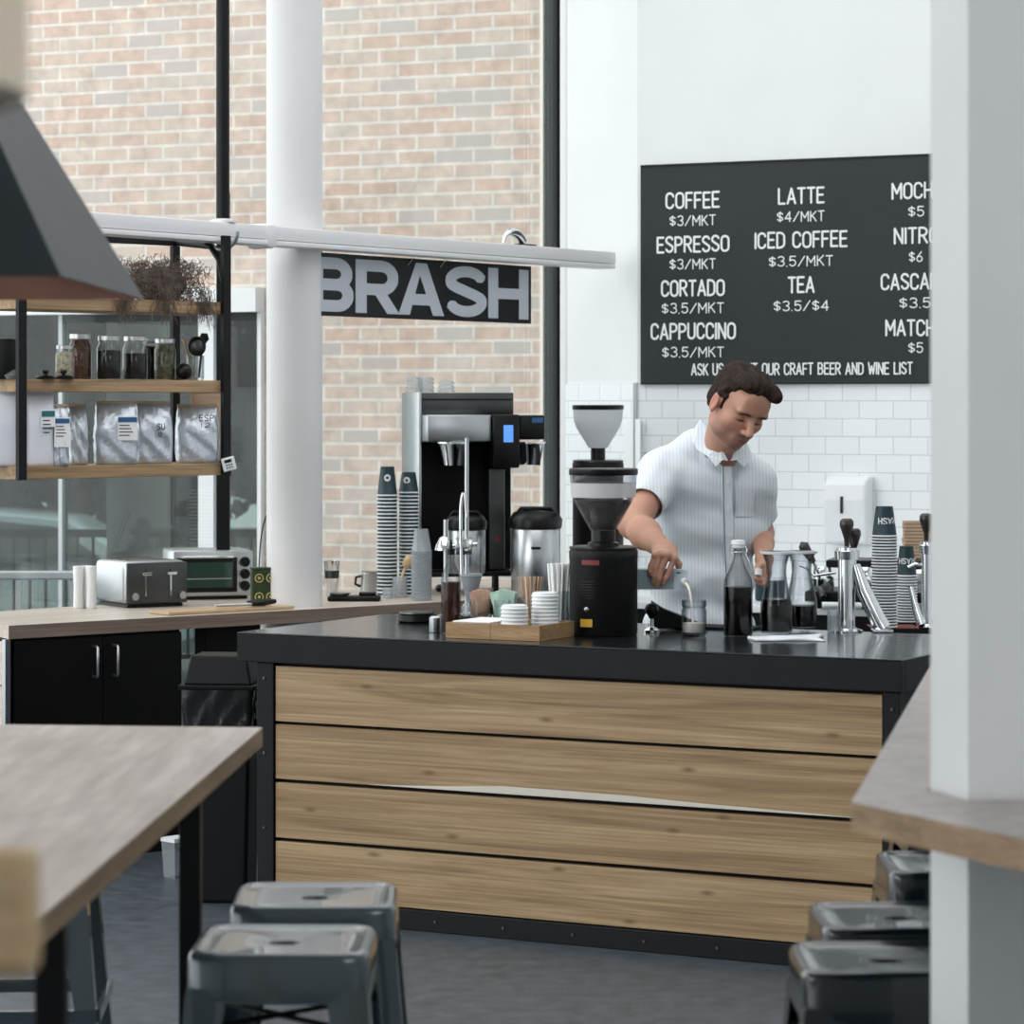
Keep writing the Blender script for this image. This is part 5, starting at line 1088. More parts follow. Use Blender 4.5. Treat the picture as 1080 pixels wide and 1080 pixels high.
for i in range(170):
    x = rng.choice([rng.gauss(.08, .03), rng.gauss(-.10, .03), rng.gauss(-.3, .02)]); y = -.115-rng.random()*.02; pts = [Vector((x, y+.02, rng.uniform(.0, .05)))]; ln = rng.uniform(.4, 1)
    for s_ in range(6): pts.append(pts[-1]+Vector((rng.gauss(0, .007), rng.gauss(0, .002)-(.006 if s_ < 1 else 0), -.02*ln)))
    for a_, b_ in zip(pts, pts[1:]):
        n_ = (b_-a_).orthogonal().normalized()*.001; n2 = (b_-a_).cross(n_).normalized()*.001
        v = [bm.verts.new(p) for p in (a_+n_, a_-n_*.5+n2, a_-n_*.5-n2, b_+n_, b_-n_*.5+n2, b_-n_*.5-n2)]
        for q in ((0,1,4,3), (1,2,5,4), (2,0,3,5)): bm.faces.new([v[w__] for w__ in q])
o = obj('dry_sprigs', bm, M['moss'], T); o['kind'] = 'stuff'
obj('root_ball', sphere(nb(), (-.05, 0, .065), .13, 20, .5, .55), M['moss'], T, True)

# ================================================================ BACK COUNTER AND WALL
bk = BACK; D = .7
T = thing('back_counter', 'white topped back counter with black front along the tiled wall', 'counter', bk.at(0, 0), bk.ang)
obj('worktop', B(-.02, 3.4, -.75, -.02, ZR-.03, ZR, .003), M['white_plastic'], T)
obj('cabinet_front', B(.0, 3.35, -.73, -.03, 0, ZR-.031), M['black_lam'], T)
def bp_(px, off, z=0): s = bk.s_of(px, -off); return bk.at(s, z, -off)
# paper towel dispenser on the wall
a = bk.s_of(870, -.1); b = bk.s_of(914, -.1); zc0 = bk.z_of(892, 575, -.1); zc1 = bk.z_of(892, 503, -.1)
T = thing('towel_dispenser', 'white wall paper towel dispenser above the espresso machine', 'dispenser', bk.at(a, 0, -.013), bk.ang); Wd = b-a
bm = nb(); prof = [(0, zc0), (-.10, zc0+.01), (-.11, zc0+.2), (-.10, zc1-.03), (-.06, zc1), (0, zc1+.004)]
l_ = [bm.verts.new((0, y, z)) for y, z in prof]; r_ = [bm.verts.new((Wd, y, z)) for y, z in prof]; bm.faces.new(l_); bm.faces.new(list(reversed(r_)))
for i in range(len(prof)): bm.faces.new((l_[i], l_[(i+1) % len(prof)], r_[(i+1) % len(prof)], r_[i]))
o = obj('housing', bm, M['white_plastic'], T); bevelled(o, .012, 3, 25)
obj('level_window', B(Wd*.42, Wd*.48, -.1145, -.1105, zc1-.16, zc1-.085), M['ink'], T)
# steel sheet / plastic panel behind the hopper
a = bk.s_of(640, -.02); single('wall_panel', B(0, .115, 0, .006, bk.z_of(660, 497, -.02), bk.z_of(660, 442, -.02)), M['white_plastic'], 'plain white sheet fixed on the tiles behind the grinder hopper', 'panel', bk.at(bk.s_of(676, -.03), 0, -.03), RET.ang+PI)
# espresso machine
Ye = 12.7; c = P(852, 640, Ye); k = m_at(Ye); T = thing('espresso_machine', 'chrome and black espresso machine on the back counter behind the draught tower', 'espresso machine', (c.x, Ye, ZR+.001), bk.ang*.5)
Zx = lambda py: EYE-(py-HOR)*k-ZR-.001; Xx = lambda px: (px-852)*k
obj('drip_tray', box(nb(), Xx(853), Xx(975), -.12, .22, .035, Zx(634)+.05, .006), M['black_plastic'], T)
obj('machine_body', box(nb(), Xx(890), Xx(975), .0, .22, Zx(629), Zx(592), .012, 2), M['chrome'], T, 30)
obj('cup_rail', box(nb(), Xx(872), Xx(975), -.03, .22, Zx(598), Zx(590), .004), M['black_plastic'], T)
for px in (868, 914, 950):
    g_ = obj('group_head', L([(.045, 0), (.05, .01), (.05, .05), (.038, .06), (.038, .09), (.03, .1)], 24, c=(Xx(px), -.02, Zx(622))), M['chrome'], T, 40)
    obj('portafilter_handle', TB([(Xx(px), -.07, Zx(620)), (Xx(px)+.02, -.15, Zx(625)), (Xx(px)+.03, -.2, Zx(628))], [.013, .016, .014], 10), M['black_plastic'], g_, 50)
    obj('filter_ring', L([(.052, -.012), (.054, -.008), (.054, .002), (.05, .005)], 24, c=(Xx(px), -.02, Zx(622))), M['black_plastic'], g_, 40)
obj('lever_arm', TB([(Xx(866), -.06, Zx(604)), (Xx(861), -.08, Zx(592))], .007, 8), M['chrome'], T, 50); obj('lever_handle', TB([(Xx(861), -.08, Zx(592)), (Xx(855), -.085, Zx(582)), (Xx(851), -.09, Zx(575)), (Xx(847), -.09, Zx(573.5))], [.012, .02, .024, .014], 12), M['handle_dark'], T, 50)
obj('steam_wand', TB([(Xx(847), -.1, Zx(595)), (Xx(855), -.1, Zx(598)), (Xx(862), -.1, Zx(606)), (Xx(885), -.1, Zx(602))], .006, 8), M['chrome'], T, 50)
for px in (858, 908): obj('machine_leg', L([(.016, 0), (.016, .0345)], 12, c=(Xx(px)+.02, .0, 0)), M['black_plastic'], T)
# brown paper towels stack
c = P(968, 560, 12.9)
for i in range(12):
    single('cardboard_carrier', B(-.06, .075, -.05, .05, 0, .0125, .001), M['kraft'] if i else M['kraft'], 'flat brown cardboard carrier in the pile on the high shelf box behind the cups', 'cardboard carrier', (c.x, 12.9, P(968, 592, 12.9).z+i*.0145), random.Random(i).uniform(-.12, .12), 'brown cardboard carriers piled behind the cups')
zc = P(968, 592, 12.9).z; single('white_storage_box', B(-.075, .09, -.07, .07, ZR+.001, zc-.001, .004), M['white_plastic'], 'white storage box on the back counter carrying the brown carriers', 'box', (c.x, 12.9, 0))
T = thing('dark_container', 'dark green container on the back counter just right of the barista', 'container', bp_(812, .42, ZR+.001)); obj('tub', L([(.06, 0), (.065, .01), (.065, .09)], 24), M['cup_green'], T, 40); obj('lid', L([(.067, .0905), (.067, .105), (.055, .11)], 24), M['white_plastic'], T, 40)
# ================================================================ THE BARISTA (signed distance modelling, one continuous skin)
class Field:
    def __init__(s, lo, hi, h):
        s.lo = np.array(lo, float); s.h = h; s.n = np.ceil((np.array(hi)-s.lo)/h).astype(int)+1; s.F = np.full(s.n, 1.0, np.float32)
    def sub(s, c, rad):
        a = np.clip(np.floor((np.array(c)-rad-s.lo)/s.h).astype(int), 0, s.n); b = np.clip(np.ceil((np.array(c)+rad-s.lo)/s.h).astype(int)+1, 0, s.n)
        if (b <= a).any(): return None
        g = [s.lo[i]+np.arange(a[i], b[i])*s.h for i in range(3)]; X, Y, Z = np.meshgrid(*g, indexing='ij')
        return tuple(slice(a[i], b[i]) for i in range(3)), np.stack([X, Y, Z], -1)
    def add(s, sl, d, k):
        A = s.F[sl]
        if k > 0: h = np.maximum(k-np.abs(A-d), 0)/k; s.F[sl] = np.minimum(A, d)-h*h*k/4
        else: s.F[sl] = np.minimum(A, d)
    def cut(s, sl, d, k):
        A = s.F[sl]; B_ = -d
        if k > 0: h = np.maximum(k-np.abs(A-B_), 0)/k; s.F[sl] = np.maximum(A, B_)+h*h*k/4
        else: s.F[sl] = np.maximum(A, B_)
    def cap(s, a, b, r1, r2, k=.01, ys=1.0, cut=False):        # tapered capsule, ys squashes depth
        a = np.array(a, float); b = np.array(b, float); c = (a+b)/2; R = np.linalg.norm(b-a)/2+max(r1, r2)+k+.03
        q = s.sub(c, R)
        if q is None: return
        sl, p = q; sc = np.array([1, ys, 1]); pa = (p-a)*sc; ba = (b-a)*sc; t = np.clip((pa@ba)/(ba@ba+1e-12), 0, 1)
        d = np.linalg.norm(pa-t[..., None]*ba, axis=-1)-(r1+(r2-r1)*t)
        (s.cut if cut else s.add)(sl, d.astype(np.float32), k)
    def ell(s, c, R, r, k=.01, cut=False):                      # ellipsoid with axes = columns of R
        c = np.array(c, float); r = np.array(r, float); q = s.sub(c, r.max()+k+.03)
        if q is None: return
        sl, p = q; l = (p-c)@np.array(R); k0 = np.linalg.norm(l/r, axis=-1); k1 = np.linalg.norm(l/(r*r), axis=-1)
        d = k0*(k0-1)/np.maximum(k1, 1e-6); (s.cut if cut else s.add)(sl, d.astype(np.float32), k)
    def mesh(s):
        F = s.F; ins = F < 0; n = s.n
        cs = np.zeros(n-1, np.int8)
        for i in (0, 1):
            for j in (0, 1):
                for k in (0, 1): cs += ins[i:n[0]-1+i, j:n[1]-1+j, k:n[2]-1+k]
        act = np.argwhere((cs > 0) & (cs < 8)); idx = np.full(n-1, -1, np.int32); idx[tuple(act.T)] = np.arange(len(act))
        acc = np.zeros((len(act), 3)); cnt = np.zeros(len(act))
        cor = [(i, j, k) for i in (0, 1) for j in (0, 1) for k in (0, 1)]
        for a in cor:
            for ax in range(3):
                if a[ax] == 0:
                    b = list(a); b[ax] = 1
                    fa = F[act[:, 0]+a[0], act[:, 1]+a[1], act[:, 2]+a[2]]; fb = F[act[:, 0]+b[0], act[:, 1]+b[1], act[:, 2]+b[2]]
                    m = (fa < 0) != (fb < 0); t = np.where(m, fa/np.where(m, fa-fb, 1), 0); pos = np.array(a, float)[None].repeat(len(act), 0); pos[:, ax] += t
                    acc += pos*m[:, None]; cnt += m
        V = s.lo+(act+acc/cnt[:, None])*s.h; Q = []
        for ax in range(3):
            sl0 = [slice(1, None)]*3; sl0[ax] = slice(0, -1); sl1 = [slice(1, None)]*3; sl1[ax] = slice(1, None)
            a = ins[tuple(slice(1, n[i]-1) if i != ax else slice(0, n[i]-1) for i in range(3))]; b = ins[tuple(slice(1, n[i]-1) if i != ax else slice(1, n[i]) for i in range(3))]
            e = np.argwhere(a != b); e_ = e.copy()
            for i in range(3):
                if i != ax: e_[:, i] += 1
            flip = a[tuple(e.T)]; u, v = [(1, 2), (2, 0), (0, 1)][ax]; ofs = [(0, 0), (-1, 0), (-1, -1), (0, -1)]; q = []
            for du, dv in ofs:
                t = e_.copy(); t[:, u] += du; t[:, v] += dv; q.append(idx[tuple(t.T)])
            q = np.stack(q, 1); q[~flip] = q[~flip][:, ::-1]; Q.append(q)
        Q = np.concatenate(Q); Q = Q[(Q >= 0).all(1)]
        return V, Q
def to_mesh(name, V, Q, org, col=None, relax=1):
    V = V.copy()
    if relax:
        for _ in range(relax):
            A = np.zeros_like(V); c = np.zeros(len(V))
            for i in range(4):
                np.add.at(A, Q[:, i], V[Q[:, (i+1) % 4]]); np.add.at(c, Q[:, i], 1)
            V = V*.5+.5*A/np.maximum(c, 1)[:, None]
    me = bpy.data.meshes.new(name); me.vertices.add(len(V)); me.vertices.foreach_set('co', (V-np.array(org)).astype(np.float32).ravel())
    me.loops.add(len(Q)*4); me.loops.foreach_set('vertex_index', Q.astype(np.int32).ravel()); me.polygons.add(len(Q)); me.polygons.foreach_set('loop_start', np.arange(0, len(Q)*4, 4, dtype=np.int32))
    me.update(calc_edges=True); me.polygons.foreach_set('use_smooth', [True]*len(Q))
    if col is not None:
        at = me.color_attributes.new('pigment', 'FLOAT_COLOR', 'POINT'); at.data.foreach_set('color', col.astype(np.float32).ravel())
    me.validate(); return me
def rotm(f, roll=0):
    f = Vector(f).normalized(); up = Vector((0, 0, 1)); u = (up-f*up.dot(f)).normalized(); r = f.cross(u); u2 = u*math.cos(roll)+r*math.sin(roll); r2 = f.cross(u2)
    return np.array([list(r2), list(f), list(u2)]).T        # columns: right(x), forward(y), up(z)
PO = np.array([.70, 10.66, 0.0])
yaw, pitch = math.radians(24), math.radians(31)
fw = (math.sin(yaw)*math.cos(pitch), -math.cos(yaw)*math.cos(pitch), -math.sin(pitch))
HR = rotm(fw, math.radians(-13)); HC = np.array(P(778, 429, 10.50)); HS = 1.16
# local head frame: x = towards image right after facing (person's left), y = face forward, z = up
HX = HR.copy()
def hw(l): return HC+HX@(np.array(l)*HS)
Bd = Field((.33, 9.96, .86), (1.02, 10.95, 1.90), .0032)
def hell(c, r, k=.012, cut=False): Bd.ell(hw(c), HX, np.array(r)*HS, k*HS, cut)
def hcap(a, b, r1, r2, k=.01, cut=False): Bd.cap(hw(a), hw(b), r1*HS, r2*HS, k*HS, 1, cut)
def head(Bd_):
    hell((0, -.015, .035), (.0755, .095, .083), 0)
    hell((0, .02, .02), (.066, .072, .085), .02)
    hell((0, .030, -.045), (.058, .058, .062), .03)
    hell((0, .060, -.088), (.026, .022, .020), .03)
    for s_ in (-1, 1):
        hell((s_*.046, .012, -.070), (.016, .038, .020), .03)           # jaw corners
        hell((s_*.040, .058, -.018), (.022, .022, .018), .025)          # cheekbones
        hell((s_*.030, .082, .024), (.024, .012, .008), .015)           # brow
    hell((0, .078, .055), (.045, .014, .034), .03)
    for s_ in (-1, 1): hell((s_*.031, .096, .004), (.020, .015, .013), .010, True)
    for s_ in (-1, 1): hell((s_*.031, .073, .004), (.0145, .0135, .012), .004)
    hcap((0, .086, .018), (0, .114, -.027), .0085, .0115, .010)
    for s_ in (-1, 1): hell((s_*.012, .104, -.031), (.0085, .011, .0085), .006)
    hell((0, .117, -.029), (.0105, .010, .0095), .006)
    hell((0, .083, -.060), (.026, .014, .018), .02)
    hcap((-.020, .086, -.0595), (.020, .086, -.0595), .0042, .0042, .006); hell((0, .0945, -.0575), (.012, .006, .0045), .006)
    hell((0, .0935, -.0690), (.016, .0068, .0058), .006)
    hcap((-.024, .092, -.0635), (.024, .092, -.0635), .0012, .0012, .003, True); hcap((-.012, .1005, -.0635), (.012, .1005, -.0635), .0018, .0018, .003, True)
    for s_ in (-1, 1):
        hell((s_*.078, -.008, -.004), (.008, .019, .031), .008); hell((s_*.085, -.006, .0), (.004, .010, .018), .004, True); hell((s_*.082, .004, -.026), (.006, .007, .009), .005)
head(Bd)
neck0 = P(757, 488, 10.69); Bd.cap(hw((0, -.025, -.045)), neck0, .060, .066, .03); Bd.cap(hw((0, .005, -.06)), P(762, 480, 10.645), .046, .054, .03)
# arms
SR = P(701, 497, 10.70); ER = P(668, 552, 10.44); WR = P(701, 581, 10.17)
SL = P(795, 503, 10.68); EL = P(803, 562, 10.80); WL = P(806, 590, 10.50)
Bd.cap(SR, ER, .054, .050, .02); Bd.cap(ER, Vector(ER)*.62+Vector(WR)*.38, .050, .050, .03); Bd.cap(Vector(ER)*.62+Vector(WR)*.38, WR, .050, .031, .03)
Bd.cap(SL, EL, .046, .040, .02); Bd.cap(EL, Vector(EL)*.6+Vector(WL)*.4, .040, .036, .03); Bd.cap(Vector(EL)*.6+Vector(WL)*.4, WL, .036, .028, .03)
Bd.cap(SR, SL+Vector((0,.02,0)), .048, .044, .03); Bd.cap(P(722, 520, 10.74), P(724, 640, 10.74), .066, .066, .05, 1.1); Bd.cap(P(764, 520, 10.74), P(756, 640, 10.74), .066, .066, .05, 1.1)
# right hand over the carton: palm, four fingers closing in front, thumb behind
YC = 10.13; ct = P(700, 600, YC).z; cb_ = P(700, 621, YC).z; cfy = YC-.034
mcp = [P(691, 586, 10.075), P(697, 584, 10.065), P(704, 585, 10.062), P(711, 589, 10.070)]
pip = [P(686, 597, cfy-.020), P(691.5, 599, cfy-.026), P(698, 600, cfy-.026), P(706, 602, cfy-.022)]
tip = [P(685, 607, cfy-.012), P(689, 614, cfy-.012), P(693.5, 617.5, cfy-.012), P(700, 615, cfy-.012)]
fr_ = [.0086, .0098, .0102, .0098]
for i in range(4):
    wr = Vector(WR)+Vector(((i-1.5)*.010, 0, 0)); Bd.cap(wr, mcp[i], .026, .0135, .016)
for i in range(3): Bd.cap(Vector(mcp[i])*.5+Vector(WR)*.5, Vector(mcp[i+1])*.6+Vector(WR)*.4, .016, .016, .014)
for i in range(4):
    md = Vector(pip[i])*.45+Vector(tip[i])*.55+Vector((0, -.004, 0))
    Bd.cap(mcp[i], pip[i], fr_[i]*1.08, fr_[i], .003); Bd.cap(pip[i], md, fr_[i], fr_[i]*.95, .002); Bd.cap(md, tip[i], fr_[i]*.95, fr_[i]*.8, .002)
    Bd.ell(mcp[i], np.eye(3), (fr_[i]*1.15,)*3, .004)
th0 = P(708, 585, 10.15); th1 = P(716, 595, 10.155); th2 = P(715.5, 603, 10.185); Bd.cap(WR, th0, .022, .017, .016); Bd.cap(th0, th1, .0145, .0118, .006); Bd.cap(th1, th2, .0118, .0095, .004)
# left hand: half closed around a bottle cap
pl = P(806, 604, 10.44); Bd.cap(WL, pl, .028, .026, .02)
lf = [(P(800, 600, 10.425), P(797, 604, 10.39), P(801, 607, 10.375)), (P(802, 606, 10.42), P(798, 610, 10.385), P(802.5, 612, 10.37)), (P(805, 610, 10.42), P(801, 614.5, 10.385), P(805, 616, 10.37)), (P(809, 612, 10.42), P(805.5, 617, 10.39), P(809, 618, 10.376))]
for a, b, c in lf: Bd.cap(pl, a, .018, .0105, .012); Bd.cap(a, b, .0105, .0095, .003); Bd.cap(b, c, .0095, .008, .002)
t0 = P(803, 596, 10.43); t1 = P(799, 598, 10.395); t2 = P(799.5, 603, 10.372); Bd.cap(pl, t0, .020, .013, .012); Bd.cap(t0, t1, .012, .0108, .004); Bd.cap(t1, t2, .0108, .0085, .003)
V, Q = Bd.mesh()
# pigment: skin, lips, beard shadow, lids, brows
Lc = (V-HC)@HX/HS; nv = len(V); skin = np.array(srgb(186, 138, 116)); C = np.tile(skin, (nv, 1))
def mixc(w_, col): 
    global C; w_ = np.clip(w_, 0, 1)[:, None]; C = C*(1-w_)+np.array(srgb(*col))*w_
x, y, z = Lc.T; inh = (np.abs(x) < .1) & (np.abs(y) < .14) & (z > -.14) & (z < .14)
g_ = lambda a, s_: np.exp(-(a/s_)**2)
beard = inh*(y > -.0)*np.clip((-.028-z)/.02, 0, 1)*np.clip((y+.0)/.03, 0, 1)*np.clip((z+.125)/.02, 0, 1); must = inh*g_(z+.046, .009)*(y > .07)*g_(x, .024)
rg = np.random.default_rng(2).random(nv); mixc((beard*.6+must*.5)*(.6+.6*rg), (112, 84, 72))
mixc(inh*g_(z+.064, .0085)*g_(x, .023)*(y > .083)*.85, (158, 88, 82))
for s_ in (-1, 1):
    mixc(inh*g_((x-s_*.031), .013)*g_(z+.004-.0*y, .0028)*(y > .06)*1.6, (48, 30, 26))
    mixc(inh*g_((x-s_*.031), .017)*g_(z-.024-.12*(0-np.abs(x-s_*.026)), .0052)*(y > .055)*1.9, (62, 42, 34))
    mixc(inh*g_((x-s_*.031), .016)*g_(z-.010, .006)*(y > .06)*.3, (150, 100, 84))
    mixc(inh*(np.abs(x-s_*.083) < .014)*(y < .03)*.35, (196, 110, 96)); mixc(inh*g_(x-s_*.045, .02)*g_(z+.02, .02)*(y > .04)*.2, (206, 128, 110))
mixc(inh*g_(x, .013)*g_(z+.034, .005)*(y > .095)*.5, (120, 72, 62))
m = bpy.data.materials.new('skin'); m.use_nodes = True; nt = m.node_tree; b = nt.nodes['Principled BSDF']; at = nt.nodes.new('ShaderNodeAttribute'); at.attribute_name = 'pigment'
nt.links.new(at.outputs['Color'], b.inputs['Base Color']); b.inputs['Roughness'].default_value = .5; b.inputs['Subsurface Weight'].default_value = .12; b.inputs['Subsurface Radius'].default_value = (.012, .005, .003); b.inputs['Subsurface Scale'].default_value = .6
M['shirt_plain'] = mat('plain_cotton', (222,230,235), .8)
PT = thing('person', 'person in a pale short sleeved shirt, head bowed, pouring milk into a jar', 'person', tuple(PO))
obj('body', to_mesh('body', V, Q, PO, C, 1), m, PT)

# hair
Bd = Field(HC-np.array([.2, .2, .2]), HC+np.array([.2, .2, .2]), .0026)
hell((0, -.022, .038), (.0800, .101, .088), 0)
hell((-.004, .040, .106), (.052, .045, .024), .03); hell((-.034, .066, .092), (.040, .030, .020), .02); hell((.03, .045, .098), (.035, .035, .014), .02)
hell((0, -.08, -.02), (.058, .035, .045), .03)
for s_ in (-1, 1): hcap((s_*.073, .028, .035), (s_*.072, .022, .002), .009, .006, .01); hcap((s_*.074, .0, .03), (s_*.076, .018, .055), .012, .010, .01)
# strands: displace the field with combed noise
sl, p = Bd.sub(HC, .2); l = ((p-HC)@HX)/HS
u = l[..., 0]*150+l[..., 2]*40; v = l[..., 1]*38
Bd.F[sl] += (.0028*np.sin(u+2.2*np.sin(v+l[..., 2]*30))+.002*np.sin(u*2.1+v*1.3+1)+.0025*np.sin(l[..., 0]*60+3*np.sin(l[..., 1]*24))).astype(np.float32)
# keep face and ears clear
hell((.0, .115, -.035), (.075, .075, .105), .006, True); hell((0, .10, .045), (.058, .045, .042), .010, True)
for s_ in (-1, 1): hell((s_*.088, .0, -.012), (.022, .024, .036), .004, True); hell((s_*.07, .06, -.0), (.03, .034, .05), .006, True)
hell((0, 0, -.13), (.12, .2, .085), .008, True)
V, Q = Bd.mesh(); hm = mat('hair_brown', (42, 29, 23), .6, noise=.6, nscale=70, spec=.2, bump=.8, bscale=150)
obj('hair', to_mesh('hair', V, Q, PO, None, 0), hm, PT)

# shirt
Bd = Field((.36, 10.40, .70), (1.02, 11.0, 1.64), .0036)
tz = lambda px, py, Y, r, **k: None
shR = P(697, 500, 10.70); shL = P(793, 508, 10.69)
for (pxl, pxr, py, r, k, ys) in ((712, 780, 515, .100, .06, 1.25), (714, 777, 560, .098, .06, 1.15), (712, 768, 610, .098, .06, 1.1), (709, 765, 665, .104, .06, 1.1), (709, 765, 710, .112, .06, 1.05)):
    Bd.cap(P(pxl, py, 10.71), P(pxr, py, 10.71), r, r, k, ys)
Bd.cap(shR, shL, .078, .076, .06, 1.05); Bd.cap(P(725, 478, 10.71), P(772, 480, 10.70), .062, .060, .05); Bd.cap(P(738, 468, 10.70), P(766, 470, 10.69), .054, .050, .05)
slR = Vector(SR)*.42+Vector(ER)*.58; slL = Vector(SL)*.34+Vector(EL)*.66
Bd.cap(shR, slR, .082, .070, .04); Bd.cap(P(794, 508, 10.70), slL, .076, .066, .04)
# pleats and drag folds
sl, p = Bd.sub((.7, 10.7, 1.2), .8); Xg, Yg, Zg = p[..., 0], p[..., 1], p[..., 2]
w1 = np.sin((Zg*28+Xg*30)+2*np.sin(Xg*14+Zg*9)); w2 = np.sin(Zg*60-Xg*34+1.5*np.sin(Zg*22)); low = np.clip((1.18-Zg)/.15, 0, 1); hi = np.clip((Zg-1.25)/.1, 0, 1)
Bd.F[sl] += ((.0030*w1*(.35+low)+.0022*w2*low+.0028*np.sin(Xg*55-Zg*40)*hi*np.clip((.62-Xg)/.1, 0, 1)+.0016*np.sin(Zg*90+Xg*25)*.6)).astype(np.float32)
# sleeve mouths and neck opening
dR = (Vector(ER)-Vector(SR)).normalized(); dL = (Vector(EL)-Vector(SL)).normalized()
Bd.cap(slR-dR*.0, slR+dR*.16, .062, .056, .0, 1, True); Bd.cap(slR+dR*.098, slR+dR*.18, .1, .1, .004, 1, True) 
Bd.cap(slL-dL*.0, slL+dL*.16, .058, .054, .0, 1, True); Bd.cap(slL+dL*.10, slL+dL*.18, .1, .1, .004, 1, True)
nT = Vector(hw((0, -.02, -.07))); nb_ = Vector(neck0); nd = (nT-nb_).normalized()
Bd.cap(nb_-nd*.01, nb_+nd*.052, .0745, .0715, .012)
Bd.cap(nb_-nd*.0, nb_+nd*.3, .0660, .0665, .002, 1, True)
# cut the collar level, dipping to the front
for px_, py_, Y_, r_ in ((767, 476, 10.57, .024), (769, 484, 10.565, .014), (771, 466, 10.57, .030)): Bd.cap(P(px_, py_, Y_-.06), P(px_, py_, Y_+.03), r_, r_, .002, 1, True)
V, Q = Bd.mesh()
sm = bpy.data.materials.new('pinstripe_cotton'); sm.use_nodes = True; nt = sm.node_tree; b = nt.nodes['Principled BSDF']; tc = nt.nodes.new('ShaderNodeTexCoord'); sp2 = nt.nodes.new('ShaderNodeSeparateXYZ'); nt.links.new(tc.outputs['Object'], sp2.inputs[0])
mu = nt.nodes.new('ShaderNodeMath'); mu.operation = 'MULTIPLY'; mu.inputs[1].default_value = 2*PI/.0125; nt.links.new(sp2.outputs[0], mu.inputs[0]); sn = nt.nodes.new('ShaderNodeMath'); sn.operation = 'SINE'; nt.links.new(mu.outputs[0], sn.inputs[0])
mr = nt.nodes.new('ShaderNodeMapRange'); mr.inputs[1].default_value = .35; mr.inputs[2].default_value = .9; nt.links.new(sn.outputs[0], mr.inputs[0]); mx = nt.nodes.new('ShaderNodeMix'); mx.data_type = 'RGBA'
mx.inputs[6].default_value = srgb(222, 230, 235); mx.inputs[7].default_value = srgb(204, 215, 223); nt.links.new(mr.outputs[0], mx.inputs[0]); nt.links.new(mx.outputs[2], b.inputs['Base Color']); b.inputs['Roughness'].default_value = .8
shirt = obj('shirt', to_mesh('shirt', V, Q, PO, None, 1), sm, PT); SV = V
def front_y(x, z, r=.012):                    # front surface of the shirt
    m_ = (np.abs(SV[:, 0]-x) < r) & (np.abs(SV[:, 2]-z) < r); return SV[m_, 1].min() if m_.any() else 10.55
# placket and buttons
bm = nb(); L_, R_ = [], []
pz = [(P(767.5+ (py-490)*.035, py, 10.55)) for py in range(492, 690, 8)]; prevy = None; ys_ = [front_y(p_.x, p_.z, .02) for p_ in pz]; ys_ = np.convolve(np.pad(ys_, 2, 'edge'), np.ones(5)/5, 'valid')
rows = []
for p_, yy in zip(pz, ys_): rows.append([bm.verts.new((p_.x-PO[0]+dx, yy-PO[1]-dy, p_.z-PO[2])) for dx, dy in ((-.018, -.006), (-.0165, .007), (.0155, .008), (.0175, -.006))])
for a, c in zip(rows, rows[1:]):
    for i in range(3): bm.faces.new((a[i], a[i+1], c[i+1], c[i]))
obj('placket', bm, M['shirt_plain'], shirt, 30)
bm = nb(); rows = [[bm.verts.new((p_.x-PO[0]+dx, yy-PO[1]-.0088, p_.z-PO[2])) for dx in (-.0165, -.0125)] for p_, yy in zip(pz, ys_)]
for a, c in zip(rows, rows[1:]): bm.faces.new((a[0], a[1], c[1], c[0]))
obj('placket_seam', bm, mat('seam_shadow_blue', (112,132,146), .8), shirt)
for py in (508, 537, 566, 595, 628, 658):
    q = P(768+(py-490)*.035, py, 10.55); yy = float(np.interp(-q.z, [-p_.z for p_ in pz], ys_)); obj('button', TB([(q.x-PO[0], yy-PO[1]-.0125, q.z), (q.x-PO[0], yy-PO[1]-.0085, q.z)], .0055, 12), M['white_plastic'], shirt, 40)
# collar: two leaves and the band
def leaf(pts, nm='collar'):
    bm = nb(); a = [bm.verts.new((p_[0]-PO[0], p_[1]-PO[1], p_[2])) for p_ in pts]; c = [bm.verts.new((v.co.x, v.co.y+.004, v.co.z-.001)) for v in a]
    bm.faces.new(a); bm.faces.new(list(reversed(c))); bridge(bm, a, c); return obj(nm, bm, sm, shirt)
def cp(px, py, Y):
    q = P(px, py, Y); yy = min(Y, front_y(q.x, q.z, .012)-.006) if Y < 10.6 else Y; return P(px, py, yy)
leaf([cp(730, 462, 10.655), cp(733, 451, 10.67), cp(738, 442, 10.65), cp(748, 454, 10.595), cp(759, 469, 10.56), cp(768, 486, 10.545), cp(762, 485, 10.545), cp(755, 492, 10.55), cp(746, 481, 10.57), cp(735, 474, 10.605), cp(732, 468, 10.63)])
leaf([cp(791, 474, 10.64), cp(786, 463, 10.635), cp(778, 470, 10.575), cp(770, 486, 10.545), cp(777, 485, 10.545), cp(785, 493, 10.55), cp(791, 484, 10.60)])
# pocket
q = P(787, 520, 10.55); bm = nb(); rows = []
for j in range(7):
    r = []
    for i in range(6):
        xx = q.x+(-.032+.064*i/5); zz = q.z-.085*j/6; r.append(bm.verts.new((xx-PO[0], front_y(xx, zz, .008)-.0025-PO[1], zz)))
    rows.append(r)
for a, c in zip(rows, rows[1:]):
    for i in range(5): bm.faces.new((a[i], a[i+1], c[i+1], c[i]))
obj('pocket', bm, sm, shirt, True)
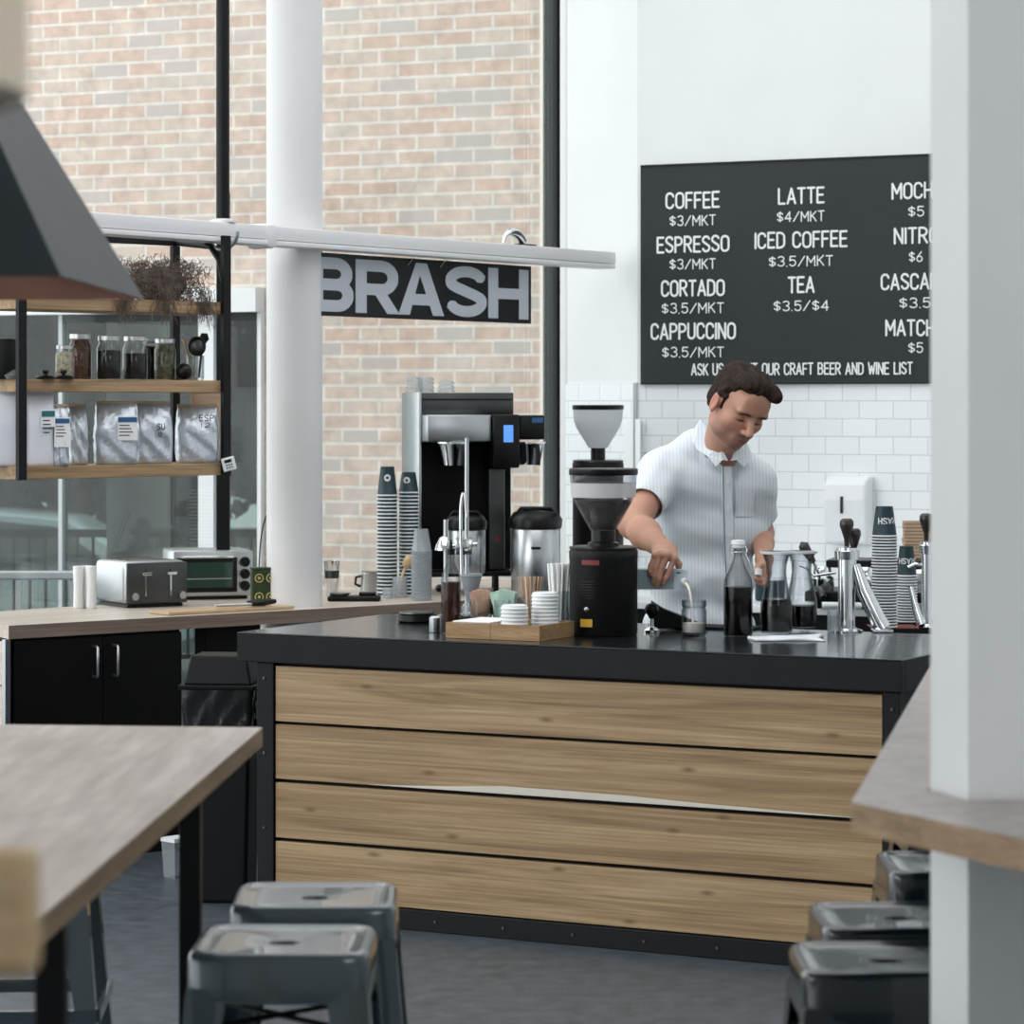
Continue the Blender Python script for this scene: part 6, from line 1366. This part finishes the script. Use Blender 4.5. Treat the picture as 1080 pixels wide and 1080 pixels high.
# trousers and shoes (behind the bar)
Bd = Field((.4, 10.4, 0.02), (1.0, 11.05, .95), .011)
Bd.cap((.60, 10.72, .86), (.74, 10.72, .86), .115, .115, .05, 1.1)
for s_, x_ in ((-1, .58), (1, .77)): Bd.cap((x_, 10.72, .84), (x_, 10.73, .50), .095, .07, .04); Bd.cap((x_, 10.73, .50), (x_, 10.76, .09), .07, .052, .03)
V, Q = Bd.mesh(); obj('trousers', to_mesh('trousers', V, Q, PO, None, 2), mat('dark_denim', (38, 42, 52), .8), PT)
for x_ in (.58, .77): obj('shoe', B(x_-.05-PO[0], x_+.05-PO[0], -.16, .17, 0, .085, .03, 3), M['handle_dark'], PT, True)
obj('belt_strap', B(-.15, -.149, 0, .001, .9, .901), M['black_plastic'], PT) if False else None
# bottle cap in the left hand, carton, milk stream
single('bottle_cap', TB([P(800, 600, 10.362), P(799.5, 607, 10.356)], .0125, 16), M['white_plastic'], 'white screw cap held in the left hand of the barista', 'cap', smooth=40)
T = thing('milk_carton', 'grey milk carton tipped on its side in the pouring hand', 'carton', P(674.5, 621, YC)); kc = m_at(YC); Lc_ = 49.5*kc
obj('carton_body', B(-.006, Lc_-.045, -.034, .034, 0, ct-cb_, .002), M['carton'], T)
bm = nb(); h_ = ct-cb_; a = [bm.verts.new(p) for p in ((Lc_-.0445, -.034, 0), (Lc_-.0445, .034, 0), (Lc_-.0445, .034, h_), (Lc_-.0445, -.034, h_))]; c = [bm.verts.new(p) for p in ((Lc_, -.034, h_*.02), (Lc_-.004, .034, h_*.3), (Lc_-.004, .034, h_*.98), (Lc_, -.034, h_*.96))]
bm.faces.new(a[::-1]); bm.faces.new(c); bridge(bm, a, c); obj('carton_gable', bm, M['carton_front'], T)
obj('printed_marks', B(Lc_-.035, Lc_-.022, -.0355, -.0341, h_*.8, h_*.86), M['ink'], T); obj('spout', TB([(Lc_-.012, -.0342, h_*.40), (Lc_-.004, -.055, h_*.34)], .0125, 18), M['white_plastic'], T, 40)
s0_ = P(722, 615, YC-.06); s1_ = Vector(gc)+Vector((-.006, 0, .10))
single('milk_stream', TB(bez(s0_, s0_+Vector((.012, 0, -.008)), s1_+Vector((-.004, 0, .06)), Vector(gc)+Vector((-.004, 0, .044)), 12), [.0055]*4+[.0045]*4+[.0035]*5, 10), M['milk'], 'thin stream of milk falling from the carton into the jar', 'milk', smooth=60)
# wrist watch glint behind the left arm is left to the skin
